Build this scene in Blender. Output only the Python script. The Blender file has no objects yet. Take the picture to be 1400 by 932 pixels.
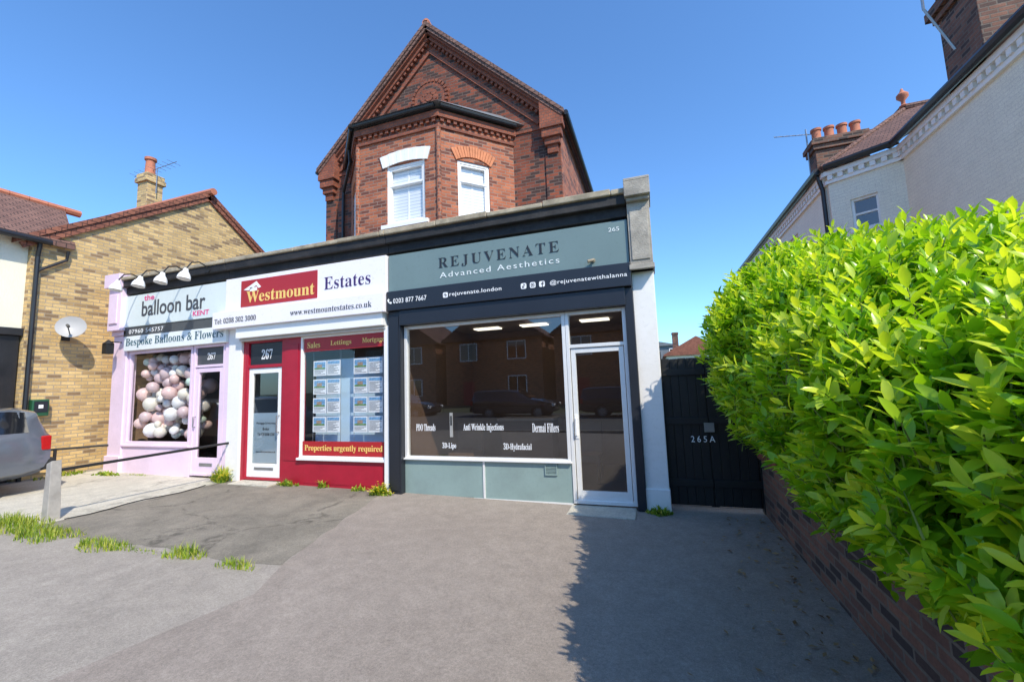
import bpy, bmesh, math, random
import numpy as np
from mathutils import Vector, Matrix
random.seed(7); rng=np.random.default_rng(7)
scene=bpy.context.scene
coll=scene.collection
scene.view_settings.view_transform='Standard'
scene.view_settings.look='None'
scene.view_settings.exposure=0

def gz(x): return -.015*min(0,max(-13,x))
Z=Vector((0,0,1))

# ------------------------------------------------------------------ materials
def newmat(name):
    m=bpy.data.materials.new(name); m.use_nodes=True
    nt=m.node_tree; nt.nodes.clear()
    out=nt.nodes.new('ShaderNodeOutputMaterial')
    return m,nt,out
def nd(nt,t,**kw):
    n=nt.nodes.new(t)
    for k,v in kw.items(): n.inputs[k.replace('__',' ')].default_value=v
    return n
def c4(c): return (c[0],c[1],c[2],1)
def mix(nt,a,b,fac,mode='MIX'):
    n=nt.nodes.new('ShaderNodeMixRGB'); n.blend_type=mode
    for s,v in ((0,fac),(1,a),(2,b)):
        if isinstance(v,bpy.types.NodeSocket): nt.links.new(v,n.inputs[s])
        else: n.inputs[s].default_value = v if s==0 else c4(v)
    return n.outputs[0]
def ramp(nt,fac,stops):
    n=nt.nodes.new('ShaderNodeValToRGB'); nt.links.new(fac,n.inputs[0])
    e=n.color_ramp.elements
    while len(e)<len(stops): e.new(.5)
    for i,(p,c) in enumerate(stops):
        e[i].position=p; e[i].color=(c,c,c,1) if not hasattr(c,'__len__') else c4(c)
    return n.outputs[0]
def noise(nt,vec,scale,detail=4,rough=.6,dist=0):
    n=nd(nt,'ShaderNodeTexNoise',Scale=scale,Detail=detail,Roughness=rough,Distortion=dist)
    nt.links.new(vec,n.inputs['Vector']); return n.outputs[0]
def coords(nt,kind='Object'):
    return nt.nodes.new('ShaderNodeTexCoord').outputs[kind]
def bump(nt,h,strength,dist):
    n=nd(nt,'ShaderNodeBump',Strength=strength,Distance=dist); nt.links.new(h,n.inputs['Height']); return n.outputs[0]
def paint(name,col,rough=.5,var=.15,scale=2.5,bmp=.15,metal=0,coat=0,dirt=None,spec=.5):
    m,nt,out=newmat(name); b=nd(nt,'ShaderNodeBsdfPrincipled',Roughness=rough,Metallic=metal)
    b.inputs['Specular IOR Level'].default_value=spec
    if coat: b.inputs['Coat Weight'].default_value=coat
    co=coords(nt)
    n1=noise(nt,co,scale,6,.65); n2=noise(nt,co,scale*17,3,.6)
    c=mix(nt,tuple(x*(1-var) for x in col),tuple(min(1,x*(1+var)) for x in col),ramp(nt,n1,[(.3,0),(.7,1)]))
    c=mix(nt,c,tuple(x*.75 for x in col),ramp(nt,n2,[(.58,0),(.75,.45)]))
    if dirt:
        n3=noise(nt,co,1.3,8,.75); c=mix(nt,c,dirt,ramp(nt,n3,[(.48,0),(.72,.75)]))
    nt.links.new(c,b.inputs['Base Color'])
    if bmp: nt.links.new(bump(nt,n2,bmp,.01),b.inputs['Normal'])
    nt.links.new(b.outputs[0],out.inputs[0]); return m
def brick(name,c1,c2,mortar,w=.225,h=.075,ms=.011,dark=None,darkamt=.35,stain=.25,bmp=.5,rough=.85,off=.5):
    m,nt,out=newmat(name); b=nd(nt,'ShaderNodeBsdfPrincipled',Roughness=rough)
    uv=coords(nt,'UV')
    t=nd(nt,'ShaderNodeTexBrick',Scale=1.0); t.offset=off
    t.inputs['Color1'].default_value=c4(c1); t.inputs['Color2'].default_value=c4(c2); t.inputs['Mortar'].default_value=c4(mortar)
    t.inputs['Mortar Size'].default_value=ms; t.inputs['Mortar Smooth'].default_value=.25
    t.inputs['Brick Width'].default_value=w; t.inputs['Row Height'].default_value=h; t.inputs['Bias'].default_value=0
    nt.links.new(uv,t.inputs['Vector'])
    c=t.outputs['Color']
    if dark:
        t2=nd(nt,'ShaderNodeTexBrick',Scale=1.0); t2.offset=off
        t2.inputs['Color1'].default_value=(0,0,0,1); t2.inputs['Color2'].default_value=(1,1,1,1); t2.inputs['Mortar'].default_value=(0,0,0,1)
        t2.inputs['Mortar Size'].default_value=0; t2.inputs['Brick Width'].default_value=w; t2.inputs['Row Height'].default_value=h
        mp=nd(nt,'ShaderNodeMapping'); mp.inputs['Location'].default_value=(w*14,h*22,0)
        nt.links.new(uv,mp.inputs[0]); nt.links.new(mp.outputs[0],t2.inputs['Vector'])
        f=ramp(nt,t2.outputs['Color'],[(1-darkamt-.1,0),(1-darkamt+.1,1)])
        mm=nt.nodes.new('ShaderNodeMath'); mm.operation='MULTIPLY'
        inv=ramp(nt,t.outputs['Fac'],[(0,1),(1,0)])
        nt.links.new(f,mm.inputs[0]); nt.links.new(inv,mm.inputs[1])
        c=mix(nt,c,dark,mm.outputs[0])
    n1=noise(nt,uv,.9,6,.7); n2=noise(nt,uv,45,4,.7); n5=noise(nt,uv,3.2,5,.7)
    c=mix(nt,c,ramp(nt,n1,[(.3,1-stain),(.65,1.0)]),1,'MULTIPLY')
    c=mix(nt,c,ramp(nt,n5,[(.3,1-stain*.8),(.62,1.05)]),1,'MULTIPLY')
    c=mix(nt,c,ramp(nt,n2,[(.25,.62),(.7,1.12)]),.8,'MULTIPLY')
    nt.links.new(c,b.inputs['Base Color'])
    hgt=mix(nt,ramp(nt,t.outputs['Fac'],[(0,1),(1,0)]),n2,.3)
    nt.links.new(bump(nt,hgt,bmp,.012),b.inputs['Normal'])
    nt.links.new(b.outputs[0],out.inputs[0]); return m
def asphalt(name,col,col2,spk=.5,big=.7,crack=.5,rough=.9):
    m,nt,out=newmat(name); b=nd(nt,'ShaderNodeBsdfPrincipled',Roughness=rough)
    co=coords(nt)
    n1=noise(nt,co,big,8,.7,.4); n2=noise(nt,co,150,3,.75); n3=noise(nt,co,6,6,.7); n4=noise(nt,co,45,4,.75)
    c=mix(nt,col,col2,ramp(nt,n1,[(.32,0),(.68,1)]))
    c=mix(nt,c,ramp(nt,n3,[(.3,.84),(.7,1.12)]),.9,'MULTIPLY')
    c=mix(nt,c,ramp(nt,n2,[(.3,.4),(.72,1.65)]),spk,'MULTIPLY')
    c=mix(nt,c,ramp(nt,n4,[(.3,.74),(.7,1.2)]),.85,'MULTIPLY')
    v=nd(nt,'ShaderNodeTexVoronoi',Scale=.55); v.feature='DISTANCE_TO_EDGE'
    wn=nd(nt,'ShaderNodeTexNoise',Scale=2.2,Detail=5); nt.links.new(co,wn.inputs['Vector'])
    ad=mix(nt,co,wn.outputs['Color'],.35); nt.links.new(ad,v.inputs['Vector'])
    c=mix(nt,c,tuple(x*.45 for x in col),mix(nt,ramp(nt,v.outputs['Distance'],[(0,crack),(.012,0)]),(0,0,0),ramp(nt,n3,[(.45,0),(.6,1)])))
    nt.links.new(c,b.inputs['Base Color'])
    nt.links.new(bump(nt,mix(nt,n2,n4,.4),.8,.012),b.inputs['Normal'])
    nt.links.new(b.outputs[0],out.inputs[0]); return m
def glass(name,tint=(.75,.78,.78),k=1.0,base=.04):
    m,nt,out=newmat(name)
    tr=nd(nt,'ShaderNodeBsdfTransparent'); tr.inputs[0].default_value=c4(tint)
    gl=nd(nt,'ShaderNodeBsdfGlossy',Roughness=.01); gl.inputs[0].default_value=(.95,.97,1,1)
    lw=nd(nt,'ShaderNodeLayerWeight',Blend=.5)
    pw=nt.nodes.new('ShaderNodeMath'); pw.operation='POWER'; nt.links.new(lw.outputs['Facing'],pw.inputs[0]); pw.inputs[1].default_value=4
    mu=nt.nodes.new('ShaderNodeMath'); mu.operation='MULTIPLY_ADD'; mu.use_clamp=True
    nt.links.new(pw.outputs[0],mu.inputs[0]); mu.inputs[1].default_value=k; mu.inputs[2].default_value=base
    ms=nt.nodes.new('ShaderNodeMixShader'); nt.links.new(mu.outputs[0],ms.inputs[0]); nt.links.new(tr.outputs[0],ms.inputs[1]); nt.links.new(gl.outputs[0],ms.inputs[2])
    nt.links.new(ms.outputs[0],out.inputs[0]); return m
def leafmat(name,stops,trans=.45,rough=.32):
    m,nt,out=newmat(name); b=nd(nt,'ShaderNodeBsdfPrincipled',Roughness=rough)
    at=nt.nodes.new('ShaderNodeAttribute'); at.attribute_name='tone'
    c=ramp(nt,at.outputs['Fac'],stops)
    t=nd(nt,'ShaderNodeBsdfTranslucent')
    ct=mix(nt,c,(1.5,1.35,.5),1,'MULTIPLY')
    nt.links.new(c,b.inputs['Base Color']); nt.links.new(ct,t.inputs[0])
    ms=nt.nodes.new('ShaderNodeMixShader'); ms.inputs[0].default_value=trans
    nt.links.new(b.outputs[0],ms.inputs[1]); nt.links.new(t.outputs[0],ms.inputs[2]); nt.links.new(ms.outputs[0],out.inputs[0]); return m
def emis(name,col,s):
    m,nt,out=newmat(name); e=nd(nt,'ShaderNodeEmission',Strength=s); e.inputs[0].default_value=c4(col); nt.links.new(e.outputs[0],out.inputs[0]); return m
def stripes(name,c1,c2,period,axis=2,rough=.5):
    m,nt,out=newmat(name); b=nd(nt,'ShaderNodeBsdfPrincipled',Roughness=rough)
    co=coords(nt); s=nt.nodes.new('ShaderNodeSeparateXYZ'); nt.links.new(co,s.inputs[0])
    q=nt.nodes.new('ShaderNodeMath'); q.operation='MULTIPLY'; q.inputs[1].default_value=1/period; nt.links.new(s.outputs[axis],q.inputs[0])
    f=nt.nodes.new('ShaderNodeMath'); f.operation='FRACT'; nt.links.new(q.outputs[0],f.inputs[0])
    c=ramp(nt,f.outputs[0],[(0,c2),(.12,c2),(.2,c1),(.9,c1),(1,c2)])
    nt.links.new(c,b.inputs['Base Color']); nt.links.new(bump(nt,f.outputs[0],.4,.02),b.inputs['Normal'])
    nt.links.new(b.outputs[0],out.inputs[0]); return m

M={}
M['brick_dark']=brick('red_brick_weathered',(.44,.105,.046),(.26,.07,.038),(.20,.14,.11),ms=.009,dark=(.085,.042,.033),darkamt=.40,stain=.40)
M['brick_red']=brick('red_brick_bright',(.62,.20,.09),(.45,.125,.06),(.36,.25,.19),ms=.009,dark=(.20,.065,.042),darkamt=.32,stain=.26)
M['brick_trim']=brick('moulded_red_brick',(.42,.12,.058),(.30,.082,.043),(.20,.10,.075),w=.11,h=.075,ms=.008,stain=.3)
M['brick_arch']=paint('rubbed_orange_brick',(.60,.22,.10),.8,.2,6,.3)
M['brick_yellow']=brick('yellow_stock_brick',(.88,.62,.27),(.66,.44,.18),(.48,.38,.26),ms=.009,dark=(.32,.21,.11),darkamt=.2,stain=.18)
M['brick_white']=brick('white_painted_brick',(.97,.91,.74),(.95,.89,.72),(.87,.81,.67),ms=.008,stain=.04,bmp=.4,rough=.6)
M['brick_brown']=brick('brown_brick',(.32,.145,.09),(.21,.10,.07),(.22,.17,.13),dark=(.07,.045,.04),darkamt=.3,stain=.3)
M['tile_brown']=brick('clay_roof_tile',(.30,.16,.12),(.21,.11,.085),(.05,.035,.03),w=.165,h=.11,ms=.008,stain=.25,bmp=.9)
M['tile_red']=brick('red_roof_tile',(.40,.15,.09),(.30,.11,.07),(.10,.04,.03),w=.165,h=.11,ms=.008,stain=.25,bmp=.9)
M['white']=paint('white_paint',(.92,.90,.87),.45,.03,1.5,.08,dirt=(.80,.77,.70))
M['upvc']=paint('white_plastic',(.92,.91,.88),.35,.03,2,.02)
M['alu']=paint('satin_aluminium',(.84,.84,.82),.35,.04,3,.03,metal=.15)
M['stone']=paint('weathered_stone',(.42,.38,.32),.9,.3,4,.8,dirt=(.17,.15,.13))
M['coping']=paint('concrete_coping',(.44,.37,.26),.9,.3,5,.8,dirt=(.13,.11,.08))
M['blackpeel']=paint('peeling_black_paint',(.016,.016,.017),.6,.5,6,1.0,dirt=(.07,.06,.055))
M['black']=paint('black_gloss_paint',(.018,.018,.02),.35,.3,3,.25,dirt=(.04,.035,.03))
M['gutter']=paint('black_plastic',(.02,.02,.022),.35,.2,3,.05)
M['teal']=paint('grey_green_sign_board',(.175,.245,.24),.4,.05,1.2,.03)
M['tealpan']=paint('grey_green_panel',(.27,.37,.35),.4,.05,1.5,.04,dirt=(.22,.29,.28))
M['band']=paint('charcoal_sign_board',(.020,.023,.031),.35,.1,1.5,.03)
M['ltext']=paint('charcoal_lettering',(.022,.026,.032),.5,.05,2,.0)
M['wtext']=paint('white_lettering',(.92,.92,.92),.4,.02,2,0)
M['gtext']=paint('pale_grey_lettering',(.80,.85,.83),.4,.02,2,0)
M['signwhite']=paint('white_sign_board',(.92,.88,.90),.4,.03,1.2,.02)
M['crimson']=paint('crimson_paint',(.42,.012,.035),.38,.12,2,.12,dirt=(.32,.010,.025))
M['redsign']=paint('crimson_sign_vinyl',(.44,.02,.025),.35,.05,2,0)
M['gold']=paint('gold_lettering',(.90,.62,.18),.4,.05,2,0)
M['navy']=paint('navy_lettering',(.05,.02,.12),.4,.05,2,0)
M['lilac']=paint('lilac_paint',(.86,.68,.83),.5,.05,1.5,.1,dirt=(.74,.58,.71))
M['bluegrey']=paint('pale_blue_grey_board',(.72,.80,.79),.4,.04,1.5,.02)
M['palebrd']=paint('off_white_blue_board',(.84,.88,.87),.4,.03,1.5,.02)
M['pink']=paint('pink_lettering',(.75,.06,.25),.4,.02,2,0)
M['darktxt']=paint('dark_slate_lettering',(.05,.06,.08),.4,.02,2,0)
M['tealtxt']=paint('dark_teal_lettering',(.03,.11,.15),.4,.02,2,0)
M['slate']=paint('slate_grey_board',(.07,.08,.09),.4,.05,2,0)
M['glass']=glass('shop_glass',(.74,.73,.70),1.3,.13)
M['glass2']=glass('clear_glass',(.95,.96,.96),.7,.06)
M['glassup']=glass('window_glass',(.95,.96,.97),.4,.05)
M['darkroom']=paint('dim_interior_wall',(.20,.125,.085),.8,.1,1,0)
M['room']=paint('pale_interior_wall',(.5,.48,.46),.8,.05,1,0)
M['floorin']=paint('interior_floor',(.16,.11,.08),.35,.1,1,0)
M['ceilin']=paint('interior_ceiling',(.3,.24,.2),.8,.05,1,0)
M['lightpan']=emis('ceiling_light_panel',(1,.95,.8),2.5)
M['blind']=stripes('window_shutter_slats',(.92,.93,.93),(.58,.62,.66),.075)
M['shutter']=stripes('roller_shutter_slats',(.62,.62,.60),(.36,.36,.36),.05,2)
M['terracotta']=paint('terracotta',(.50,.18,.10),.8,.2,5,.3)
M['lead']=paint('lead_sheet',(.17,.18,.19),.55,.2,2,.2)
M['cream']=paint('cream_render',(.84,.80,.64),.85,.06,2,.5)
M['greypost']=paint('weathered_timber',(.42,.39,.35),.85,.2,6,.5)
M['steel']=paint('galvanised_metal',(.36,.37,.38),.4,.1,6,.1,metal=.7)
M['blackmetal']=paint('black_painted_metal',(.014,.014,.014),.5,.2,6,.1)
M['asph_new']=asphalt('forecourt_tarmac',(.295,.248,.208),(.35,.298,.252),.45,.5,0.0)
M['asph_old']=asphalt('worn_tarmac',(.17,.152,.12),(.30,.265,.21),.7,1.1,.8)
M['asph_pave']=asphalt('pavement_tarmac',(.325,.285,.24),(.40,.355,.30),.5,.45,.1)
M['conc']=asphalt('pale_concrete',(.50,.465,.38),(.62,.58,.48),.35,.8,.6)
M['asph_road']=asphalt('road_tarmac',(.12,.12,.115),(.15,.15,.145),.5,.5,.3)
M['grassy']=asphalt('distant_ground',(.08,.10,.05),(.12,.13,.07),.5,.2,0)
M['carpaint']=paint('grey_metallic_car_paint',(.15,.17,.20),.3,.03,2,0,metal=.4,coat=1)
M['carpaint2']=paint('dark_car_paint',(.03,.035,.05),.2,.03,2,0,metal=.4,coat=1)
M['carglassd']=paint('dark_car_glass',(.012,.014,.018),.05,.1,2,0,spec=.9)
M['tyre']=paint('tyre_rubber',(.02,.02,.02),.8,.2,8,.2)
M['redlens']=paint('red_lens',(.45,.01,.01),.15,.05,2,0)
M['greenbox']=paint('green_cabinet_paint',(.02,.10,.045),.4,.05,2,0)
M['dish']=paint('pale_grey_dish',(.42,.41,.40),.5,.05,2,.02)
M['paper']=paint('white_card',(.88,.89,.90),.5,.02,2,0)
M['photo1']=paint('photo_print_blue',(.18,.36,.58),.4,.5,25,0)
M['photo2']=paint('photo_print_brown',(.38,.26,.19),.4,.6,25,0)
M['photo3']=paint('photo_print_green',(.16,.28,.10),.4,.6,25,0)
M['skyblue']=paint('pale_blue_card',(.52,.70,.86),.5,.03,2,0)
M['leaf']=leafmat('laurel_leaf',[(0,(.030,.11,.008)),(.3,(.10,.28,.012)),(.6,(.30,.56,.022)),(1,(.68,.80,.07))],.48,.28)
M['weed']=leafmat('weed_leaf',[(0,(.09,.19,.015)),(.5,(.28,.42,.03)),(1,(.58,.56,.12))],.4,.5)
M['flower']=paint('yellow_flower',(.80,.60,.02),.6,.05,2,0)
M['twig']=paint('laurel_twig',(.16,.22,.04),.8,.2,8,.3)
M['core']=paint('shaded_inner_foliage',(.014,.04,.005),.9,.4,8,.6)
M['litter']=leafmat('dry_leaf',[(0,(.16,.08,.03)),(1,(.42,.29,.14))],.1,.7)

# ------------------------------------------------------------------ mesh builder
class MB:
    def __init__(s): s.v=[];s.f=[];s.m=[]
    def face(s,pts,mi=0):
        i=len(s.v); s.v+= [tuple(p) for p in pts]; s.f.append(tuple(range(i,i+len(pts)))); s.m.append(mi)
    def hexa(s,P,mi=0):
        i=len(s.v); s.v+=[tuple(p) for p in P]
        for q in ((0,3,2,1),(4,5,6,7),(0,1,5,4),(1,2,6,5),(2,3,7,6),(3,0,4,7)):
            s.f.append(tuple(i+k for k in q)); s.m.append(mi)
    def box(s,x0,x1,y0,y1,z0,z1,mi=0):
        s.hexa([(x0,y0,z0),(x1,y0,z0),(x1,y1,z0),(x0,y1,z0),(x0,y0,z1),(x1,y0,z1),(x1,y1,z1),(x0,y1,z1)],mi)
    def ob(s,F,u0,u1,d0,d1,v0,v1,mi=0):
        o,t,n,w=F
        P=[o+t*u+n*d+w*v for v in (v0,v1) for (u,d) in ((u0,d1),(u1,d1),(u1,d0),(u0,d0))]
        s.hexa(P,mi)
    def ext(s,F,poly,d0,d1,mi=0):
        o,t,n,w=F; N=len(poly); i=len(s.v)
        for d in (d1,d0):
            s.v+=[tuple(o+t*u+w*v+n*d) for u,v in poly]
        s.f.append(tuple(range(i,i+N))); s.m.append(mi)
        s.f.append(tuple(range(i+2*N-1,i+N-1,-1))); s.m.append(mi)
        for k in range(N):
            a=i+k;b=i+(k+1)%N; s.f.append((a,a+N,b+N,b)); s.m.append(mi)
    def tube(s,path,r,seg=8,mi=0,caps=True):
        path=[Vector(p) for p in path]; n=len(path); rs=r if hasattr(r,'__len__') else [r]*n
        i0=len(s.v); prev=None
        for k,p in enumerate(path):
            d=(path[min(k+1,n-1)]-path[max(k-1,0)]).normalized()
            a=d.cross(Vector((0,0,1)) if abs(d.z)<.95 else Vector((1,0,0))).normalized() if prev is None else (prev-d*prev.dot(d)).normalized()
            prev=a; b=d.cross(a)
            for j in range(seg):
                q=2*math.pi*j/seg; s.v.append(tuple(p+(a*math.cos(q)+b*math.sin(q))*rs[k]))
        for k in range(n-1):
            for j in range(seg):
                a=i0+k*seg+j; b=i0+k*seg+(j+1)%seg
                s.f.append((a,b,b+seg,a+seg)); s.m.append(mi)
        if caps:
            s.f.append(tuple(range(i0+seg-1,i0-1,-1))); s.m.append(mi)
            e=i0+(n-1)*seg; s.f.append(tuple(range(e,e+seg))); s.m.append(mi)
    def lathe(s,c,axis,prof,seg=20,mi=0):
        c=Vector(c);axis=Vector(axis).normalized();a=axis.cross(Vector((0,0,1)) if abs(axis.z)<.9 else Vector((1,0,0))).normalized();b=axis.cross(a)
        i0=len(s.v)
        for (r,h) in prof:
            for j in range(seg):
                q=2*math.pi*j/seg; s.v.append(tuple(c+axis*h+(a*math.cos(q)+b*math.sin(q))*max(r,1e-4)))
        for k in range(len(prof)-1):
            for j in range(seg):
                x=i0+k*seg+j;y=i0+k*seg+(j+1)%seg; s.f.append((x,y,y+seg,x+seg)); s.m.append(mi)

def FRM(o,t,up=None):
    o=Vector(o);t=Vector(t).normalized();w=Vector(up).normalized() if up else Z.copy()
    n=t.cross(w).normalized(); return (o,t,n,w)
FA=FRM((0,0,0),(1,0,0))
WORLD={}
def setup(ob,parent=None,world=None):
    coll.objects.link(ob)
    WORLD[ob.name]=world or Matrix.Identity(4)
    if parent is not None:
        ob.parent=parent; ob.matrix_parent_inverse=WORLD[parent.name].inverted()
def thing(name,label,cat,loc,group=None):
    e=bpy.data.objects.new(name,None); e.location=loc; e.empty_display_size=.3
    setup(e,None,Matrix.Translation(Vector(loc)))
    e['label']=label; e['category']=cat
    if group: e['group']=group
    return e
def clusters(mb):
    """groups of pieces of one part that do not touch each other"""
    n=len(mb.v); par=list(range(n))
    def fd(a):
        while par[a]!=a: par[a]=par[par[a]]; a=par[a]
        return a
    for f in mb.f:
        r=fd(f[0])
        for k in f[1:]: par[fd(k)]=r
    comp={}
    for i in range(n): comp.setdefault(fd(i),[]).append(i)
    if len(comp)<2 or len(comp)>420: return None
    V=np.array(mb.v); keys=list(comp); lo=np.array([V[comp[k]].min(0) for k in keys])-.02; hi=np.array([V[comp[k]].max(0) for k in keys])+.02
    m=len(keys); p2=list(range(m))
    def f2(a):
        while p2[a]!=a: a=p2[a]
        return a
    for i in range(m):
        t=np.where(np.all((lo[i]<=hi)&(hi[i]>=lo),axis=1))[0]
        for j in t:
            a,b=f2(i),f2(int(j))
            if a!=b: p2[b]=a
    gi={k:f2(i) for i,k in enumerate(keys)}
    gs=sorted(set(gi.values()))
    if len(gs)<2 or len(gs)>9: return None
    out=[]
    for g in gs:
        q=MB(); mp={}
        for f,mm in zip(mb.f,mb.m):
            if gi[fd(f[0])]!=g: continue
            nf=[]
            for k in f:
                if k not in mp: mp[k]=len(q.v); q.v.append(mb.v[k])
                nf.append(mp[k])
            q.f.append(tuple(nf)); q.m.append(mm)
        out.append(q)
    out.sort(key=lambda q:-len(q.v)); return out
def build(mb,name,mats,parent=None,bevel=0,smooth=False,label=None,cat=None,group=None,kind=None,loc=None,local=False,recalc=True,attr=None,uv=True,split=True):
    if split and parent is not None and attr is None and len(mb.v)<12000:
        cs=clusters(mb)
        if cs:
            obs=[build(q,name,mats,parent,bevel,smooth,label,None,None,None,None,local,recalc,None,uv,False) for q in cs]
            return obs[0]
    me=bpy.data.meshes.new(name); me.from_pydata(mb.v,[],mb.f)
    for m in mats: me.materials.append(M[m])
    me.polygons.foreach_set('material_index',mb.m)
    if recalc:
        bm=bmesh.new(); bm.from_mesh(me); bmesh.ops.recalc_face_normals(bm,faces=bm.faces)
        bm.to_mesh(me); bm.free()
    if uv:
        ul=me.uv_layers.new(name='UVMap'); data=np.zeros(len(me.loops)*2)
        V=me.vertices
        for p in me.polygons:
            n=p.normal
            if abs(n.z)>.92: t=Vector((1,0,0)); b=Vector((0,1,0))
            else: t=Z.cross(n).normalized(); b=n.cross(t)
            for li in p.loop_indices:
                co=V[me.loops[li].vertex_index].co
                data[2*li]=co.dot(t)+50; data[2*li+1]=co.dot(b)+50
        ul.data.foreach_set('uv',data)
    if smooth: me.polygons.foreach_set('use_smooth',[True]*len(me.polygons))
    if attr is not None:
        a=me.attributes.new('tone','FLOAT','FACE'); a.data.foreach_set('value',attr)
    ob=bpy.data.objects.new(name,me)
    if loc is not None:
        me.transform(Matrix.Translation(-Vector(loc))); ob.location=loc
        setup(ob,parent,Matrix.Translation(Vector(loc)))
    elif local and parent is not None:
        coll.objects.link(ob); ob.parent=parent; WORLD[ob.name]=WORLD[parent.name]
    else: setup(ob,parent)
    if bevel:
        md=ob.modifiers.new('edge','BEVEL'); md.width=bevel; md.segments=2; md.limit_method='ANGLE'; md.angle_limit=math.radians(40)
    if smooth and hasattr(me,'set_sharp_from_angle'): me.set_sharp_from_angle(angle=math.radians(40))
    for k,v in (('label',label),('category',cat),('group',group),('kind',kind)):
        if v: ob[k]=v
    return ob
def copy_thing(src,loc,rz=0,sc=None,label=None):
    n=src.copy(); coll.objects.link(n); n.location=loc; n.rotation_euler=(0,0,rz)
    if sc: n.scale=sc
    if label: n['label']=label
    def rec(a,b):
        for ch in list(a.children):
            c=ch.copy(); coll.objects.link(c); c.parent=b; rec(ch,c)
    rec(src,n); return n
def serif(s):
    o=''
    for ch in s:
        k=ord(ch)
        if 65<=k<=90: o+=chr(0x1D400+k-65)
        elif 97<=k<=122: o+=chr(0x1D41A+k-97)
        elif 48<=k<=57: o+=chr(0x1D7CE+k-48)
        else: o+=ch
    return o
def text(body,parent,m,u0,u1,v0,v1,d,F=FA,th=.004,name='lettering',off=0,space=1,label=None):
    cu=bpy.data.curves.new(name,'FONT'); cu.body=body; cu.extrude=.02; cu.offset=off; cu.space_character=space; cu.resolution_u=4
    to=bpy.data.objects.new('tmp_text',cu); coll.objects.link(to)
    dg=bpy.context.evaluated_depsgraph_get(); dg.update()
    me=bpy.data.meshes.new_from_object(to.evaluated_get(dg))
    bpy.data.objects.remove(to); bpy.data.curves.remove(cu)
    n=len(me.vertices)
    if n==0: return None
    co=np.zeros(n*3); me.vertices.foreach_get('co',co); co=co.reshape(-1,3)
    mn=co.min(0);mx=co.max(0)
    u=u0+(co[:,0]-mn[0])/(mx[0]-mn[0])*(u1-u0); v=v0+(co[:,1]-mn[1])/(mx[1]-mn[1])*(v1-v0); dd=d+(co[:,2]+.02)/.04*th
    o,t,nn,w=[np.array(x) for x in F]
    P=o+u[:,None]*t+v[:,None]*w+dd[:,None]*nn
    me.vertices.foreach_set('co',P.ravel()); me.materials.clear(); me.materials.append(M[m]); me.name=name
    me.polygons.foreach_set('use_smooth',[False]*len(me.polygons)); me.update()
    ob=bpy.data.objects.new(name,me); setup(ob,parent)
    if label: ob['label']=label
    return ob
def fbox(mb,u0,u1,d0,d1,v0,v1,mi=0): mb.box(u0,u1,-d1,-d0,v0,v1,mi)
def holes_wall(mb,F,u0,u1,v0,v1,d0,d1,holes,mi=0):
    us=sorted({u0,u1,*[h[0] for h in holes],*[h[1] for h in holes]}); vs=sorted({v0,v1,*[h[2] for h in holes],*[h[3] for h in holes]})
    for a,b in zip(us,us[1:]):
        for c,d in zip(vs,vs[1:]):
            cu,cv=(a+b)/2,(c+d)/2
            if any(h[0]<cu<h[1] and h[2]<cv<h[3] for h in holes): continue
            mb.ob(F,a,b,d0,d1,c,d,mi)
def frame(mb,F,u0,u1,v0,v1,w,d0,d1,mi=0):
    mb.ob(F,u0,u0+w,d0,d1,v0,v1,mi); mb.ob(F,u1-w,u1,d0,d1,v0,v1,mi)
    mb.ob(F,u0+w,u1-w,d0,d1,v0,v0+w,mi); mb.ob(F,u0+w,u1-w,d0,d1,v1-w,v1,mi)
def pane(parent,F,u0,u1,v0,v1,d,m='glass',name='glass_pane'):
    o,t,n,w=F; mb=MB(); mb.face([o+t*u+w*v+n*d for u,v in ((u0,v0),(u1,v0),(u1,v1),(u0,v1))])
    return build(mb,name,[m],parent,recalc=False)

# ------------------------------------------------------------------ ground
def sheet(name,mat,poly,dz,kind='structure'):
    def clip(P,x,keep_less):
        out=[]
        for i in range(len(P)):
            a=P[i];b=P[(i+1)%len(P)]
            ia=(a[0]<=x)==keep_less or a[0]==x; ib=(b[0]<=x)==keep_less or b[0]==x
            if ia: out.append(a)
            if ia!=ib:
                t=(x-a[0])/(b[0]-a[0]); out.append((x,a[1]+t*(b[1]-a[1])))
        return out
    mb=MB()
    for lo,hi in ((-1e9,-13),(-13,0),(0,1e9)):
        P=poly
        if hi<1e8: P=clip(P,hi,True)
        if lo>-1e8 and len(P)>2: P=clip(P,lo,False)
        if len(P)>2: mb.face([(x,y,gz(x)+dz) for x,y in P])
    return build(mb,name,[mat],kind=kind,recalc=False)
def wob(P,amp=.04,step=.18):
    out=[]
    for i in range(len(P)):
        a=Vector(P[i]);b=Vector(P[(i+1)%len(P)]); n=max(1,int((b-a).length/step)); nn=Vector((-(b-a).y,(b-a).x)).normalized()
        for k in range(n):
            p=a+(b-a)*k/n+nn*(random.uniform(-amp,amp) if k else 0); out.append((p.x,p.y))
    return out
sheet('ground','grassy',[(-900,-900),(900,-900),(900,900),(-900,900)],-.02)
sheet('road','asph_road',[(-200,-17),(200,-17),(200,-8.2),(-200,-8.2)],-.016)
sheet('pavement','asph_pave',[(-60,-8.2),(60,-8.2),(60,6),(-60,6)],-.012)
sheet('forecourt','conc',[(-11.8,-2.7),(-7.72,-2.72),(-7.72,.3),(-11.8,.3)],-.009)
sheet('forecourt','asph_old',wob([(-7.72,-2.75),(-6.5,-2.78),(-5.2,-2.7),(-4.0,-2.78),(-3.55,-2.7),(-3.9,-1.5),(-4.2,-.4),(-4.25,.3),(-7.72,.3)],.03),-.009)
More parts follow.
